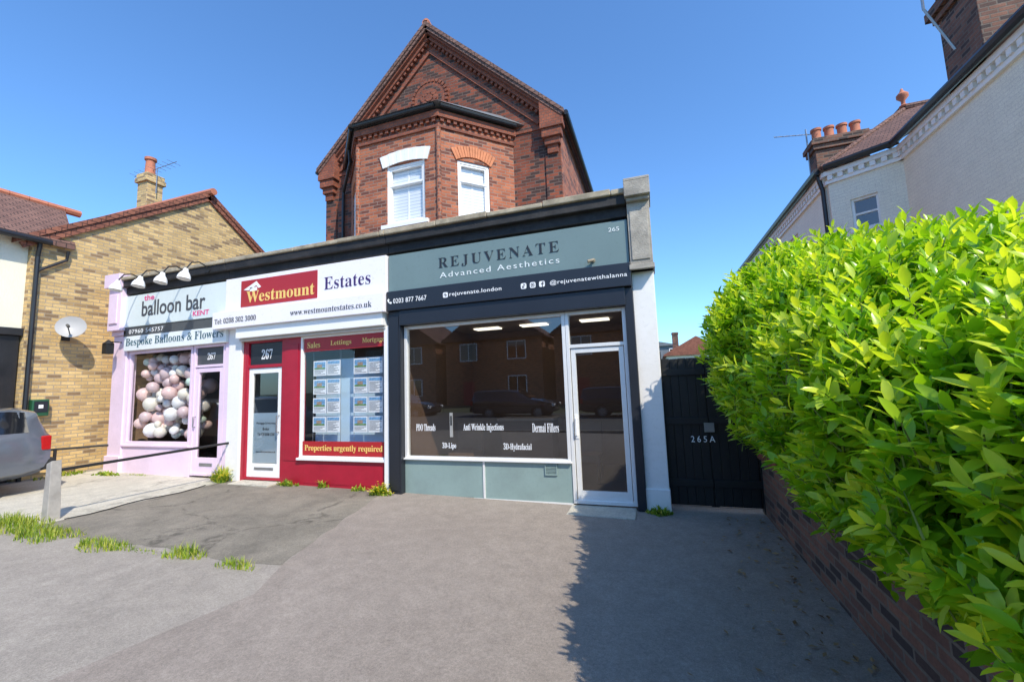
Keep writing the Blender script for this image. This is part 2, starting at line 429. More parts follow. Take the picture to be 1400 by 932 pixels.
sheet('forecourt','asph_new',[(-3.55,-2.7),(-3.3,-3.2),(-3.6,-4.6),(-3.2,-8.19),(8,-8.19),(8,-2.7),(1.4,-2.7),(1.4,.3),(-4.25,.3),(-4.2,-.4),(-3.9,-1.5)],-.0105)
sheet('path','asph_new',[(.1,.3),(1.25,.3),(1.25,14),(.1,14)],-.006)
mb=MB()
mb.box(-60,60,-8.32,-8.2,-.1,.10)
build(mb,'kerb',['stone'],kind='structure')

# ------------------------------------------------------------------ aesthetics shop
def cornice(e,x0,x1):
    mb=MB(); fbox(mb,x0,x1,-.25,.04,3.95,4.29); fbox(mb,x0,x1,.04,.11,4.0,4.29); fbox(mb,x0,x1,.11,.2,4.15,4.29)
    build(mb,'cornice',['blackpeel'],e,bevel=.012)
    mb=MB(); x=x0
    while x<x1-.05:
        w=min(random.uniform(.7,1.1),x1-x); fbox(mb,x+.002,x+w-.003,-.3,.24+random.uniform(-.012,.012),4.292,4.37+random.uniform(-.01,.014)); x+=w
    build(mb,'coping',['coping'],e,bevel=.015)
def room(e,x0,x1,mat_wall,y1=2.9,zc=2.9,z0=.02,lights=()):
    mb=MB(); y0=.1
    mb.face([(x0,y1,z0),(x1,y1,z0),(x1,y1,zc),(x0,y1,zc)],0)
    mb.face([(x0,y0,z0),(x0,y1,z0),(x0,y1,zc),(x0,y0,zc)],0)
    mb.face([(x1,y0,z0),(x1,y1,z0),(x1,y1,zc),(x1,y0,zc)],0)
    mb.face([(x0,y0,z0),(x1,y0,z0),(x1,y1,z0),(x0,y1,z0)],1)
    mb.face([(x0,y0,zc),(x1,y0,zc),(x1,y1,zc),(x0,y1,zc)],2)
    build(mb,'interior_room',[mat_wall,'floorin','ceilin'],e,recalc=False)
    for (lx,ly) in lights:
        mb=MB(); mb.box(lx-.27,lx+.27,ly-.12,ly+.12,zc-.03,zc-.006); build(mb,'ceiling_light',['lightpan'],e)
def shellbox(e,x0,x1,mat='cream'):
    mb=MB(); mb.box(x0,x1,.26,3.0,3.95,4.1); build(mb,'flat_roof',['lead'],e)

S=thing('shop','single storey beauty clinic shop with grey green sign','shop',(-2,0,0))
cornice(S,-4.135,-.205); shellbox(S,-4.13,-.0)
mb=MB(); mb.box(-.13,.075,.15,3.0,0,4.1); mb.box(-4.0,-.13,2.92,3.0,0,3.94); build(mb,'side_wall',['cream'],S)
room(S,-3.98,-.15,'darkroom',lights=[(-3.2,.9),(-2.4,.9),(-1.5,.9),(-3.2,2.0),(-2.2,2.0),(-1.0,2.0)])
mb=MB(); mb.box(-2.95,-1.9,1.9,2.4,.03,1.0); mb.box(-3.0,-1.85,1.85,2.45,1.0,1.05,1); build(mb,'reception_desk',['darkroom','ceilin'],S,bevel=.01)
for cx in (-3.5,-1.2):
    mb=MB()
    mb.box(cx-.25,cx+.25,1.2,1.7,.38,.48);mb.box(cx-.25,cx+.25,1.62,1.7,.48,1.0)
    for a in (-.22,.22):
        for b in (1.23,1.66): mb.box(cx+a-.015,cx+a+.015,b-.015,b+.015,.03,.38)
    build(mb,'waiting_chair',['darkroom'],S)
mb=MB(); fbox(mb,-4.12,-.21,.0,.13,3.325,3.95); sg=build(mb,'fascia_sign',['teal'],S,bevel=.006)
text(serif('REJUVENATE'),sg,'ltext',-3.17,-1.19,3.60,3.785,.132,th=.006,off=-.014,space=1.3,label='dark serif shop name lettering')
text('Advanced Aesthetics',sg,'gtext',-3.15,-1.19,3.45,3.54,.132,space=1.25)
text('265',sg,'gtext',-.47,-.32,3.80,3.86,.132)
mb=MB(); fbox(mb,-4.12,-.20,.0,.2,2.99,3.315); bd=build(mb,'contact_sign',['band'],S,bevel=.008)
for s_,a,b in (('0203 877 7667',-3.98,-3.36),('rejuvenate.london',-2.95,-2.08),('@rejuvenatewithalanna',-1.33,-.25)):
    text(s_,bd,'wtext',a,b,3.105,3.185,.202,off=.004,space=1.1)
def icon(x,kind):
    mb=MB(); c=(x,3.148)
    if kind=='phone':
        pts=[(-.035,.035),(-.015,.045),(-.005,.02),(-.018,.005),(.005,-.02),(.02,-.008),(.045,-.02),(.035,-.042),(.015,-.045),(-.02,-.02),(-.042,.01)]
        mb.ext(FA,[(c[0]+p,c[1]+q) for p,q in pts],.201,.207)
    else:
        r=.043; pts=[]
        for k in range(20):
            q=2*math.pi*k/20; cx,sx=math.cos(q),math.sin(q); e_=.45
            pts.append((c[0]+r*math.copysign(abs(cx)**e_,cx),c[1]+r*math.copysign(abs(sx)**e_,sx)))
        mb.ext(FA,pts,.201,.206,0)
        def bar(u0,u1,v0,v1): mb.ob(FA,x+u0,x+u1,.206,.208,c[1]+v0,c[1]+v1,1)
        if kind=='f': bar(.0,.012,-.043,.025); bar(-.012,.028,-.004,.008); bar(.0,.028,.018,.03)
        if kind=='note': bar(.0,.01,-.02,.032); bar(-.02,.008,-.028,-.014); bar(-.022,-.012,-.026,.004); bar(.01,.026,.014,.024)
        if kind=='cam':
            for a in ((-.026,.026,.018,.026),(-.026,.026,-.026,-.018),(-.026,-.018,-.018,.018),(.018,.026,-.018,.018),(-.009,.009,-.009,.009)): bar(*a)
        if kind=='globe': bar(-.03,.03,-.004,.004); bar(-.004,.004,.0045,.03); bar(-.004,.004,-.03,-.0045); bar(-.028,-.006,.016,.02); bar(.006,.028,-.02,-.016)
    build(mb,'icon',['wtext','band'],bd,split=False)
icon(-4.05,'phone'); icon(-3.02,'globe'); icon(-1.73,'note'); icon(-1.59,'cam'); icon(-1.45,'f')
mb=MB(); mb.tube([(-.70,-.13,3.42),(-.70,-.19,3.41)],.010); mb.lathe((-.69,-.17,3.415),(-.9,-.3,-.2),[(0,0),(.022,.0),(.024,.09),(.014,.092),(0,.09)],12); mb.lathe((-.70,-.13,3.42),(0,-1,0),[(.028,0),(.028,.015),(0,.015)],12)
build(mb,'security_camera',['coping'],S,split=False)
mb=MB(); fbox(mb,-3.9,-.30,-.05,.16,2.74,2.985); fbox(mb,-.31,-.2,-.05,.12,.0,2.985); fbox(mb,-4.13,-3.9,-.05,.13,0.03,2.985)
fbox(mb,-4.10,-3.93,.13,.14,.1,2.9); build(mb,'shutter_frame',['band'],S,bevel=.006)
mb=MB(); frame(mb,FA,-3.895,-1.18,.575,2.735,.05,-.06,.03); mb.ob(FA,-3.9,-1.17,-.06,.07,.575,.60)
w=build(mb,'window',['alu'],S,bevel=.005)
pane(w,FA,-3.85,-1.225,.62,2.69,-.02)
for s_,a,b,z0,h in (('PDO Threads',-3.71,-3.36,1.02,.11),('Anti Wrinkle Injections',-2.87,-2.2,1.0,.13),('Dermal Fillers',-1.75,-1.35,1.0,.13),('3D-Lipo',-3.24,-3.0,.73,.11),('3D-Hydrafacial',-2.21,-1.77,.72,.12)):
    text(serif(s_),w,'wtext',a,b,z0,z0+h,-.018,th=.002,off=0)
mb=MB(); mb.box(-3.12,-3.07,.05,.06,.92,1.3); mb.box(-3.11,-3.08,.048,.0495,1.1,1.25,1); build(mb,'appointment_card',['paper','darktxt'],S,split=False)
mb=MB(); fbox(mb,-3.9,-2.53,-.02,.02,.03,.572); fbox(mb,-2.51,-1.18,-.02,.02,.03,.572)
build(mb,'stall_riser_panel',['tealpan'],S,bevel=.004)
mb=MB(); fbox(mb,-2.535,-2.505,-.02,.035,.03,.572); fbox(mb,-3.9,-1.18,-.02,.03,.0,.03); build(mb,'panel_joint',['alu'],S)
mb=MB(); frame(mb,FA,-1.57,-1.39,.40,.56,.015,.02,.04)
for k in range(7): mb.ob(FA,-1.555,-1.405,.02,.035,.417+k*.019,.427+k*.019)
build(mb,'air_vent',['tealpan'],S,split=False)
mb=MB(); frame(mb,FA,-1.175,-.315,.03,2.735,.05,-.06,.035); mb.ob(FA,-1.125,-.365,-.05,.03,2.2,2.25); df=build(mb,'door_frame',['alu'],S,bevel=.005)
pane(df,FA,-1.125,-.365,2.25,2.685,-.02)
mb=MB(); frame(mb,FA,-1.115,-.375,.06,2.19,.065,-.045,.012); mb.ob(FA,-1.05,-.44,-.045,.012,.125,.2); dr=build(mb,'door',['alu'],S,bevel=.004)
pane(dr,FA,-1.05,-.44,.2,2.125,-.02)
mb=MB(); mb.ob(FA,-1.105,-1.055,.012,.022,.92,1.25); mb.tube([(-1.08,-.022,.97),(-1.08,-.07,.97),(-1.08,-.07,1.2),(-1.08,-.022,1.2)],.011); build(mb,'handle',['upvc'],dr)
mb=MB(); mb.box(-1.2,-.33,-.47,-.0,-.06,.012); build(mb,'door_step',['conc'],S,bevel=.01)
mb=MB(); fbox(mb,-.198,.095,-.16,.06,0,3.2); fbox(mb,-.21,.105,-.16,.085,0,.28); build(mb,'pilaster',['white'],S,bevel=.008)
mb=MB(); fbox(mb,-.2,.1,-.2,.17,3.2,4.16); fbox(mb,-.17,.07,.17,.185,3.34,4.07); fbox(mb,-.215,.115,-.2,.22,3.2,3.27)
fbox(mb,-.2,.1,-.22,.24,4.16,4.21); fbox(mb,-.22,.12,-.25,.3,4.21,4.42)
mb.ext(FRM((-.05,0,0),(0,-1,0)),[(-.25,4.42),(.30,4.42),(.30,4.46),(.16,4.52),(-.1,4.52),(-.25,4.46)],-.17,.17)
build(mb,'console_bracket',['stone'],S,bevel=.015)

# ------------------------------------------------------------------ estate agent shop
E=thing('shop','single storey estate agent shop with crimson and white front','shop',(-6,0,gz(-6)))
cornice(E,-7.835,-4.139); shellbox(E,-7.83,-4.14)
mb=MB(); mb.box(-4.1,-4.0,.15,3,0,3.94); mb.box(-7.83,-4.1,2.92,3.0,0,3.94); build(mb,'party_wall',['cream'],E)
room(E,-7.8,-4.12,'room',y1=2.9,z0=.1)
mb=MB(); fbox(mb,-7.835,-4.14,.0,.17,3.30,3.96); sg=build(mb,'fascia_sign',['signwhite'],E,bevel=.006)
mb=MB(); fbox(mb,-8.05,-4.13,.03,.26,2.98,3.305); s2=build(mb,'contact_sign',['signwhite'],E,bevel=.006)
mb=MB(); fbox(mb,-7.42,-5.58,.171,.178,3.37,3.88); rp=build(mb,'crimson_name_panel',['redsign'],E)
text(serif('Westmount'),sg,'gold',-7.27,-5.64,3.44,3.66,.179)
text(serif('Estates'),sg,'navy',-5.43,-4.45,3.5,3.72,.172,off=-.01)
mb=MB(); mb.ext(FA,[(-7.35,3.70),(-7.03,3.84),(-6.91,3.72),(-6.97,3.70),(-7.03,3.76),(-7.23,3.68)],.178,.182); mb.ob(FA,-7.19,-7.01,.178,.182,3.66,3.73); build(mb,'house_emblem',['wtext'],sg,split=False)
text(serif('Tel: 0208 302 3000'),s2,'darktxt',-7.98,-6.92,3.075,3.175,.262,off=-.008)
text(serif('www.westmountestates.co.uk'),s2,'darktxt',-6.1,-4.36,3.08,3.18,.262,off=-.012)
mb=MB(); fbox(mb,-7.5,-4.2,-.02,.2,2.77,2.978); fbox(mb,-7.5,-4.2,-.02,.12,2.72,2.768,1); build(mb,'shutter_box',['upvc','shutter'],E,bevel=.006)
mb=MB(); fbox(mb,-7.83,-7.50,-.1,.07,.1,2.977); fbox(mb,-4.24,-4.135,-.1,.1,.05,2.765); build(mb,'pilaster',['white'],E,bevel=.006)
mb=MB(); fbox(mb,-6.5,-6.08,-.1,.02,.08,2.72); fbox(mb,-7.50,-7.42,-.1,.02,.1,2.72); fbox(mb,-6.44,-6.14,.02,.03,.5,2.6); fbox(mb,-6.08,-4.24,-.1,.03,.03,.52); fbox(mb,-5.95,-4.35,.03,.036,.12,.45)
build(mb,'crimson_woodwork',['crimson'],E,bevel=.005)
mb=MB(); frame(mb,FA,-6.08,-4.24,.55,2.72,.04,-.04,.03); fbox(mb,-6.1,-4.24,-.04,.08,.52,.56); w=build(mb,'window',['upvc'],E,bevel=.004)
pane(w,FA,-6.04,-4.28,.59,2.68,-.01,'glass2')
mb=MB(); fbox(mb,-6.03,-4.29,-.005,.002,2.44,2.68); tp=build(mb,'service_strip',['redsign'],E)
mb=MB(); fbox(mb,-6.03,-4.29,-.005,.002,.595,.84); bp=build(mb,'notice_strip',['redsign'],E)
for s_,a,b in (('Sales',-5.95,-5.66),('Lettings',-5.43,-4.98),('Mortgage',-4.75,-4.30)): text(serif(s_),tp,'gold',a,b,2.5,2.61,.004)
text(serif('Properties urgently required'),bp,'gold',-5.98,-4.34,.65,.78,.004)
mb=MB(); cw,chh=.29,.27
mb.box(-cw/2,cw/2,0,.006,-chh/2,chh/2,0)
mb.box(-cw/2+.02,cw/2-.02,-.003,-.0005,-.02,chh/2-.02,1)
mb.box(-.06,.05,-.0045,-.0032,.0,.07,2); mb.box(-.12,.12,-.005,-.0034,-.018,.012,3)
for k in range(4): mb.box(-cw/2+.02,cw/2-.02-(k%3)*.05,-.002,-.0005,-.045-k*.022,-.038-k*.022,4)
c1=build(mb,'property_card',['paper','photo1','photo2','photo3','darktxt'],label='white estate agent card with a house photo',cat='property card',group='property cards hung in the shop window',loc=(0,0,0))
mb=MB(); mb.box(-cw/2,cw/2,0,.006,-chh/2,chh/2,0); mb.box(-cw/2+.015,cw/2-.015,-.003,-.0005,.07,chh/2-.012,1)
for k in range(9): mb.box(-cw/2+.02,cw/2-.02-(k*7%5)*.03,-.002,-.0005,.045-k*.019,.052-k*.019,2)
c2=build(mb,'property_card',['paper','photo1','darktxt'],label='white estate agent card of printed text',cat='property card',group='property cards hung in the shop window',loc=(0,0,0))
pos=[]
for r in range(4):
    for i,cx in enumerate((-5.75,-5.44,-4.86,-4.55)):
        pos.append((cx,.09,2.13-r*.335,i%2))
first={0:c1,1:c2}; used=set()
for (x,y,z,t) in pos:
    if t not in used: first[t].location=(x,y,z); used.add(t)
    else:
        n=first[t].copy(); coll.objects.link(n); n.location=(x,y,z)
mb=MB()
for x in (-5.9,-5.29,-5.0,-4.4): mb.tube([(x,.1,2.68),(x,.1,.62)],.004,6)
build(mb,'display_cable',['steel'],E)
mb=MB(); mb.box(-6.03,-4.29,.3,.31,.6,2.3); build(mb,'display_backing',['skyblue'],E)
mb=MB(); frame(mb,FA,-7.42,-6.5,.13,2.72,.04,-.06,.015); mb.ob(FA,-7.38,-6.54,-.05,.01,2.2,2.26); df=build(mb,'door_frame',['crimson'],E,bevel=.005)
mb=MB(); mb.ob(FA,-7.35,-6.55,-.03,-.015,2.26,2.67); tp=build(mb,'number_panel',['band'],df)
text(serif('267'),df,'wtext',-7.07,-6.8,2.36,2.55,-.013)
mb=MB(); frame(mb,FA,-7.375,-6.545,.175,2.195,.10,-.06,-.012); mb.ob(FA,-7.275,-6.645,-.06,-.012,.275,.42); dr=build(mb,'door',['upvc'],E,bevel=.004)
pane(dr,FA,-7.275,-6.645,.42,2.095,-.035,'glass')
mb=MB(); mb.ob(FA,-7.27,-6.65,-.055,-.045,.43,1.35); build(mb,'frosted_panel',['skyblue'],dr)
for i,(s_,a,b) in enumerate((('Mortgage & Insurance',-7.19,-6.71),('Broker',-7.03,-6.87),('Tel: 020 8308 5300',-7.16,-6.74))): text(s_,dr,'darktxt',a,b,1.13-i*.1,1.18-i*.1,-.042,th=.002)
text('www.westmountestates.co.uk',dr,'darktxt',-7.19,-6.71,.62,.65,-.042,th=.002)
mb=MB(); mb.ob(FA,-7.18,-6.72,-.012,-.004,.31,.355); build(mb,'letterbox',['steel'],dr)
mb=MB(); mb.tube([(-6.6,.012,1.0),(-6.6,-.05,1.0),(-6.6,-.05,1.3),(-6.6,.012,1.3)],.01); build(mb,'handle',['steel'],dr)
mb=MB(); mb.box(-7.45,-6.5,-.3,0,0,.12); build(mb,'door_step',['conc'],E,bevel=.01)

# ------------------------------------------------------------------ balloon shop
B=thing('shop','single storey balloon shop with lilac frontage','shop',(-9.5,0,gz(-9.5)))
cornice(B,-11.05,-7.839); shellbox(B,-11.3,-7.84)
mb=MB(); mb.box(-11.38,-11.2,.15,3,0,4.1); mb.box(-7.95,-7.84,.15,3,0,3.94); mb.box(-11.2,-7.95,2.92,3,0,3.94); build(mb,'side_wall',['lilac'],B)
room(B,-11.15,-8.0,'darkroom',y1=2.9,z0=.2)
mb=MB(); fbox(mb,-11.0,-7.84,.0,.12,3.26,3.95); sg=build(mb,'fascia_sign',['bluegrey'],B,bevel=.006)
text('the',sg,'pink',-10.32,-10.0,3.80,3.92,.122,off=.01)
text('balloon bar',sg,'darktxt',-10.38,-8.46,3.46,3.79,.122,off=.012)
text('KENT',sg,'pink',-8.80,-8.34,3.33,3.43,.122,off=.01)
mb=MB(); fbox(mb,-10.98,-7.85,.0,.1,3.06,3.255); s3=build(mb,'phone_strip',['slate'],B)
text('07960 545757',s3,'wtext',-10.8,-9.7,3.11,3.2,.102,space=1.15)
mb=MB(); fbox(mb,-10.92,-7.86,.0,.12,2.74,3.055); s4=build(mb,'lower_sign',['palebrd'],B,bevel=.005)
text(serif('Bespoke Balloons & Flowers'),s4,'tealtxt',-10.85,-7.93,2.80,3.01,.122,off=-.008)
mb=MB(); fbox(mb,-11.38,-10.93,-.15,.06,.1,3.1); fbox(mb,-11.40,-10.91,-.15,.1,.1,.5); fbox(mb,-11.40,-10.91,-.15,.1,3.1,3.2)
fbox(mb,-11.38,-10.95,-.2,.2,3.2,4.15); fbox(mb,-11.30,-11.03,.2,.23,3.35,4.0); fbox(mb,-11.42,-10.91,-.2,.28,4.15,4.45)
fbox(mb,-7.95,-7.84,-.1,.05,.1,3.06)
build(mb,'pilaster',['lilac'],B,bevel=.01)
mb=MB(); fbox(mb,-10.93,-8.86,-.15,.03,.1,.72); fbox(mb,-10.93,-8.86,-.15,.07,.70,.74); build(mb,'stall_riser',['lilac'],B,bevel=.006)
mb=MB(); frame(mb,FA,-10.9,-8.9,.74,2.735,.06,-.05,.02); w=build(mb,'window',['lilac'],B,bevel=.004)
pane(w,FA,-10.84,-8.96,.8,2.675,-.02,'glass2')
mb=MB(); frame(mb,FA,-8.86,-7.98,.16,2.735,.05,-.06,.03); mb.ob(FA,-8.81,-8.03,-.05,.025,2.28,2.33); df=build(mb,'door_frame',['lilac'],B,bevel=.004)
mb=MB(); mb.ob(FA,-8.81,-8.03,-.03,-.015,2.33,2.68); build(mb,'number_panel',['slate'],df)
text(serif('267'),df,'wtext',-8.52,-8.30,2.43,2.57,-.013)
mb=MB(); frame(mb,FA,-8.80,-8.04,.2,2.27,.09,-.045,.01); mb.ob(FA,-8.71,-8.13,-.045,.01,.29,.5); dr=build(mb,'door',['lilac'],B,bevel=.004)
pane(dr,FA,-8.71,-8.13,.5,2.18,-.02)
mb=MB(); mb.ob(FA,-8.6,-8.25,.01,.018,.34,.4); build(mb,'letterbox',['steel'],dr)
mb=MB(); mb.tube([(-8.76,-.01,1.1),(-8.76,-.06,1.1),(-8.76,-.06,1.3),(-8.76,-.01,1.3)],.01); build(mb,'handle',['steel'],dr)
mb=MB(); mb.tube([(-11.1,-.06,2.95),(-11.1,-.25,2.95),(-11.1,-.3,2.9)],.012); mb.box(-11.17,-11.03,-.37,-.23,2.68,2.9); mb.lathe((-11.1,-.3,2.9),(0,0,1),[(.1,0),(.02,.08),(0,.09)],8); build(mb,'wall_lantern',['blackmetal'],B)
def balloonmesh(name,col):
    M['bal_'+name]=paint('balloon_'+name,col,.3,.04,2,0)
    mb=MB(); prof=[(0,-1.12),(.08,-1.1),(.03,-1.03)]+[(math.cos(a)*(1 if a>0 else 1-.12*(-a)),math.sin(a)) for a in np.linspace(-1.45,1.57,9)]
    mb.lathe((0,0,0),(0,0,1),prof,14)
    return build(mb,'balloon',['bal_'+name],smooth=True,label='%s latex balloon in the shop window display'%name.replace('_',' '),cat='balloon',group='balloons filling the shop window',loc=(0,0,0),uv=False)
bs=[balloonmesh('blush_pink',(.84,.60,.58)),balloonmesh('cream',(.87,.82,.72)),balloonmesh('dusty_pink',(.70,.54,.56)),balloonmesh('mint_green',(.64,.82,.72)),balloonmesh('white',(.88,.88,.88))]
placed=[];firstb=set(); tries=0
while len(placed)<120 and tries<14000:
    tries+=1
    x=-10.74+1.72*random.random(); z=.9+1.72*random.random(); y=.15+random.random()*.34
    if x>-9.6 and 1.5<z<1.9 and random.random()<.5: continue
    r=random.choice((.07,.09,.12,.14,.16))
    if all((x-a)**2+(y-b)**2+(z-c)**2>((r+q)*.80)**2 for a,b,c,q in placed):
        placed.append((x,y,z,r))
        k=random.choice((0,0,2)) if z>1.8 and random.random()<.5 else random.choice((0,0,1,1,2,3,4,4,4))
        if k not in firstb: o=bs[k]; firstb.add(k)
        else: o=bs[k].copy(); coll.objects.link(o)
        o.location=(x,y,z); o.scale=(r,r,r*1.05); o.rotation_euler=(random.uniform(-.8,.8),random.uniform(-.8,.8),random.random()*6)
for k in range(5):
    if k not in firstb: bpy.data.objects.remove(bs[k])
L=thing('sign_lamp','white gooseneck lamp over the balloon shop sign','sign lamp',(-10.3,-.2,4.2),group='gooseneck lamps over the shop sign')
pts=[(0,0,0),(0,-.06,.08),(0,-.18,.12),(0,-.32,.08),(0,-.40,-.04),(0,-.42,-.12)]
mb=MB(); mb.tube(pts,.013,8); mb.lathe((0,.0,0),(0,-1,0),[(.05,-.0),(.05,.02),(0,.02)],14); build(mb,'arm',['blackmetal'],L,local=True,smooth=True)
mb=MB(); mb.lathe((0,-.42,-.10),(0,-.2,-1),[(0,-.03),(.035,-.03),(.05,.03),(.08,.07),(.105,.13),(.11,.18),(.10,.175),(.06,.09),(0,.06)],20); build(mb,'lamp_shade',['upvc'],L,local=True,smooth=True)
for x in (-9.6,-8.95,-8.3): copy_thing(L,(x,-.2,4.2))

# ------------------------------------------------------------------ red brick house above
H=thing('house','tall red brick gabled house with canted upstairs bay','house',(-5,3,0))
yf=3.0; xl,xr=-8.31,-1.67; xc=-4.99; ze=7.9; zr=11.05
HF=FRM((0,yf,0),(1,0,0))
mb=MB()
mb.ext(HF,[(xl,3.9),(xr,3.9),(xr,ze),(xc,zr-.12),(xl,ze)],-.3,0)
mb.box(xr-.3,xr,yf+.3,12,0,ze-.05); mb.box(xl,xl+.3,yf+.3,12,0,ze-.05); mb.box(xl+.3,xr-.3,11.7,12,0,ze-.05)
wall=build(mb,'wall',['brick_dark'],H)
mb=MB(); mb.box(xr,xr+.012,yf+.001,12,0,ze-.06); build(mb,'side_wall_facing',['brick_red'],H)
mb=MB(); sl=(zr-ze)/(xc-xl); ov=.16
def roofside(sign):
    xe=xl-ov if sign<0 else xr+ov; zee=ze-ov*sl
    y0,y1=yf-.26,12.2
    P=[(xc,zr),(xe,zee),(xe,zee+.10),(xc,zr+.12)]
    mb.hexa([(P[0][0],y0,P[0][1]),(P[1][0],y0,P[1][1]),(P[1][0],y1,P[1][1]),(P[0][0],y1,P[0][1]),(P[3][0],y0,P[3][1]),(P[2][0],y0,P[2][1]),(P[2][0],y1,P[2][1]),(P[3][0],y1,P[3][1])])
roofside(-1);roofside(1)
rf=build(mb,'roof',['tile_brown'],H)
mb=MB(); y=yf-.24
while y<12.1: mb.tube([(xc,y,zr+.1),(xc,y+.31,zr+.1)],.10,10); y+=.32
build(mb,'ridge_tiles',['terracotta'],rf)
mb=MB(); mb.lathe((xc,yf-.18,zr+.12),(0,0,1),[(.09,0),(.09,.04),(.04,.08),(0,.14)],10); build(mb,'finial',['terracotta'],rf)
mb=MB(); mbd=MB(); mb3=MB()
for sgn in (-1,1):
    run=(xc-xl)+ov-.02; th=math.atan(sl); Ln=run/math.cos(th)
    t=Vector((sgn*math.cos(th),0,-math.sin(th))); up=Vector((sgn*math.sin(th),0,math.cos(th)))
    n=Vector((0,-1,0)); F=(Vector((xc,yf,zr)),t,n,up)
    mb.ob(F,.05,Ln,.0,.18,-.12,-.01); mb.ob(F,.12,Ln-.25,.0,.11,-.20,-.121)
    mb3.ob(F,.42,Ln-.45,.0,.05,-.46,-.38)
    u=.3
    while u<Ln-.4:
        mb.ob(F,u,u+.075,.0,.08,-.27,-.201); u+=.15
    mbd.ob(F,.0,Ln,.185,.235,-.07,.02)
build(mb,'gable_moulding',['brick_trim'],H)
build(mb3,'gable_string_course',['brick_trim'],H)
build(mbd,'verge_tiles',['tile_brown'],H)
for (a,b) in ((xl-.12,xl+.42),(xr-.42,xr+.12)):
    mb=MB()
    m_=(a+b)/2; s_=-1 if m_<xc else 1
    mb.ob(HF,a,b,0,.24,7.5,7.64); mb.ob(HF,a+.03,b-.05,0,.2,7.3,7.5); mb.ob(HF,a+.08,b-.10,0,.14,7.14,7.3); mb.ob(HF,a+.13,b-.16,0,.09,6.95,7.14)
    if s_<0: mb.ext(HF,[(a,7.64),(b,7.64),(b,7.64+.58),(a,7.70)],0,.22)
    else: mb.ext(HF,[(a,7.64),(b,7.64),(b,7.70),(a,7.64+.58)],0,.22)
    build(mb,'kneeler',['brick_trim'],H,bevel=.008)
    mb=MB(); mb.ob(HF,(xl if s_<0 else xr-.35),(xl+.35 if s_<0 else xr),.001,.04,3.9,6.95); build(mb,'quoin',['brick_dark'],H)
mb=MB(); mb.ob(HF,xl+.42,xr-.42,0,.03,7.62,7.69); build(mb,'string_course',['brick_trim'],H)
def ringpoly(cx,cz,r,n=40): return [(cx+r*math.cos(2*math.pi*k/n),cz+r*math.sin(2*math.pi*k/n)) for k in range(n)]
mb=MB()
for r,d,mi in ((.52,.04,0),(.45,.08,0),(.36,.085,1),(.26,.10,0),(.1,.13,0)): mb.ext(HF,ringpoly(-4.99,9.12,r),0.0,d,mi)
for k in range(8):
    q=k*math.pi/4; mb.ext(HF,ringpoly(-4.99+.18*math.cos(q),9.12+.18*math.sin(q),.07,12),0,.12,0)
for k in range(28):
    q=k*2*math.pi/28; c_,s_=math.cos(q),math.sin(q); mb.ob((Vector((-4.99,yf,9.12)),Vector((-s_,0,c_)),Vector((0,-1,0)),Vector((c_,0,s_))),-.035,.035,.04,.10,.455,.53,0)
build(mb,'roundel',['brick_trim','brick_dark'],H)
P0=Vector((-7.5,3.0,0));P1=Vector((-6.21,1.68,0));P2=Vector((-4.1,1.68,0));P3=Vector((-2.81,3.0,0))
facets=[]
for a,b in ((P0,P1),(P1,P2),(P2,P3)): facets.append((FRM(a,b-a),(b-a).length))
zt=7.72
bayw=MB(); trim=MB(); tr2=MB(); tr3=MB(); gut=MB()
win=[None,(.78,1.76,5.33,6.72),(.43,1.2,5.33,6.72)]
L0=facets[0][1]; win[0]=(L0-1.2,L0-.43,5.33,6.72)
for (F,Ln),wn in zip(facets,win):
    holes_wall(bayw,F,0,Ln,3.9,zt,-.22,0,[wn])
    tr2.ob(F,-.02,Ln+.02,0,.04,7.36,7.42); trim.ob(F,-.04,Ln+.04,0,.09,7.58,7.73)
    u=.04
    while u<Ln-.06: trim.ob(F,u,u+.075,0,.06,7.50,7.581); u+=.15
    tr3.ob(F,0,Ln,0,.03,5.1,5.17)
    gut.tube([F[0]+F[2]*.16+Z*7.80,F[0]+F[1]*Ln+F[2]*.16+Z*7.80],.055,10)
build(bayw,'bay_wall',['brick_red'],H)
build(trim,'bay_cornice',['brick_trim'],H); build(tr2,'bay_string_course',['brick_trim'],H); build(tr3,'bay_sill_course',['brick_trim'],H)
build(gut,'bay_gutter',['gutter'],H)
for p in (P1,P2):
    mb=MB(); mb.tube([p+Vector((0,-.0,3.95)),p+Vector((0,0,7.35))],.055,10)
    build(mb,'bay_corner_roll',['brick_red'],H)
A=[(-7.8,3,7.83),(-6.3,1.45,7.83),(-4.0,1.45,7.83),(-2.5,3,7.83)]; T=[(-7.2,3,8.22),(-6.0,2.7,8.22),(-4.3,2.7,8.22),(-3.1,3,8.22)]
mb=MB(); mb.face(A)
for k in range(3): mb.face([A[k],A[k+1],T[k+1],T[k]])
mb.face(T); build(mb,'bay_roof',['lead'],H,recalc=False,split=False)
def segarch(F,u0,u1,v,th,rise,d0,d1,mbx,mi=0,flare=.08,gap=0,n=12):
    pt=lambda q,top: ((u0-flare+(u1-u0+2*flare)*q,v+th+rise*(1-(2*q-1)**2)*1.1) if top else (u0+(u1-u0)*q,v+rise*(1-(2*q-1)**2)))
    for k in range(n): 
        a,b=(k+gap)/n,(k+1-gap)/n
        mbx.ext(F,[pt(a,0),pt(b,0),pt(b,1),pt(a,1)],d0,d1-(k%2)*.006,mi)
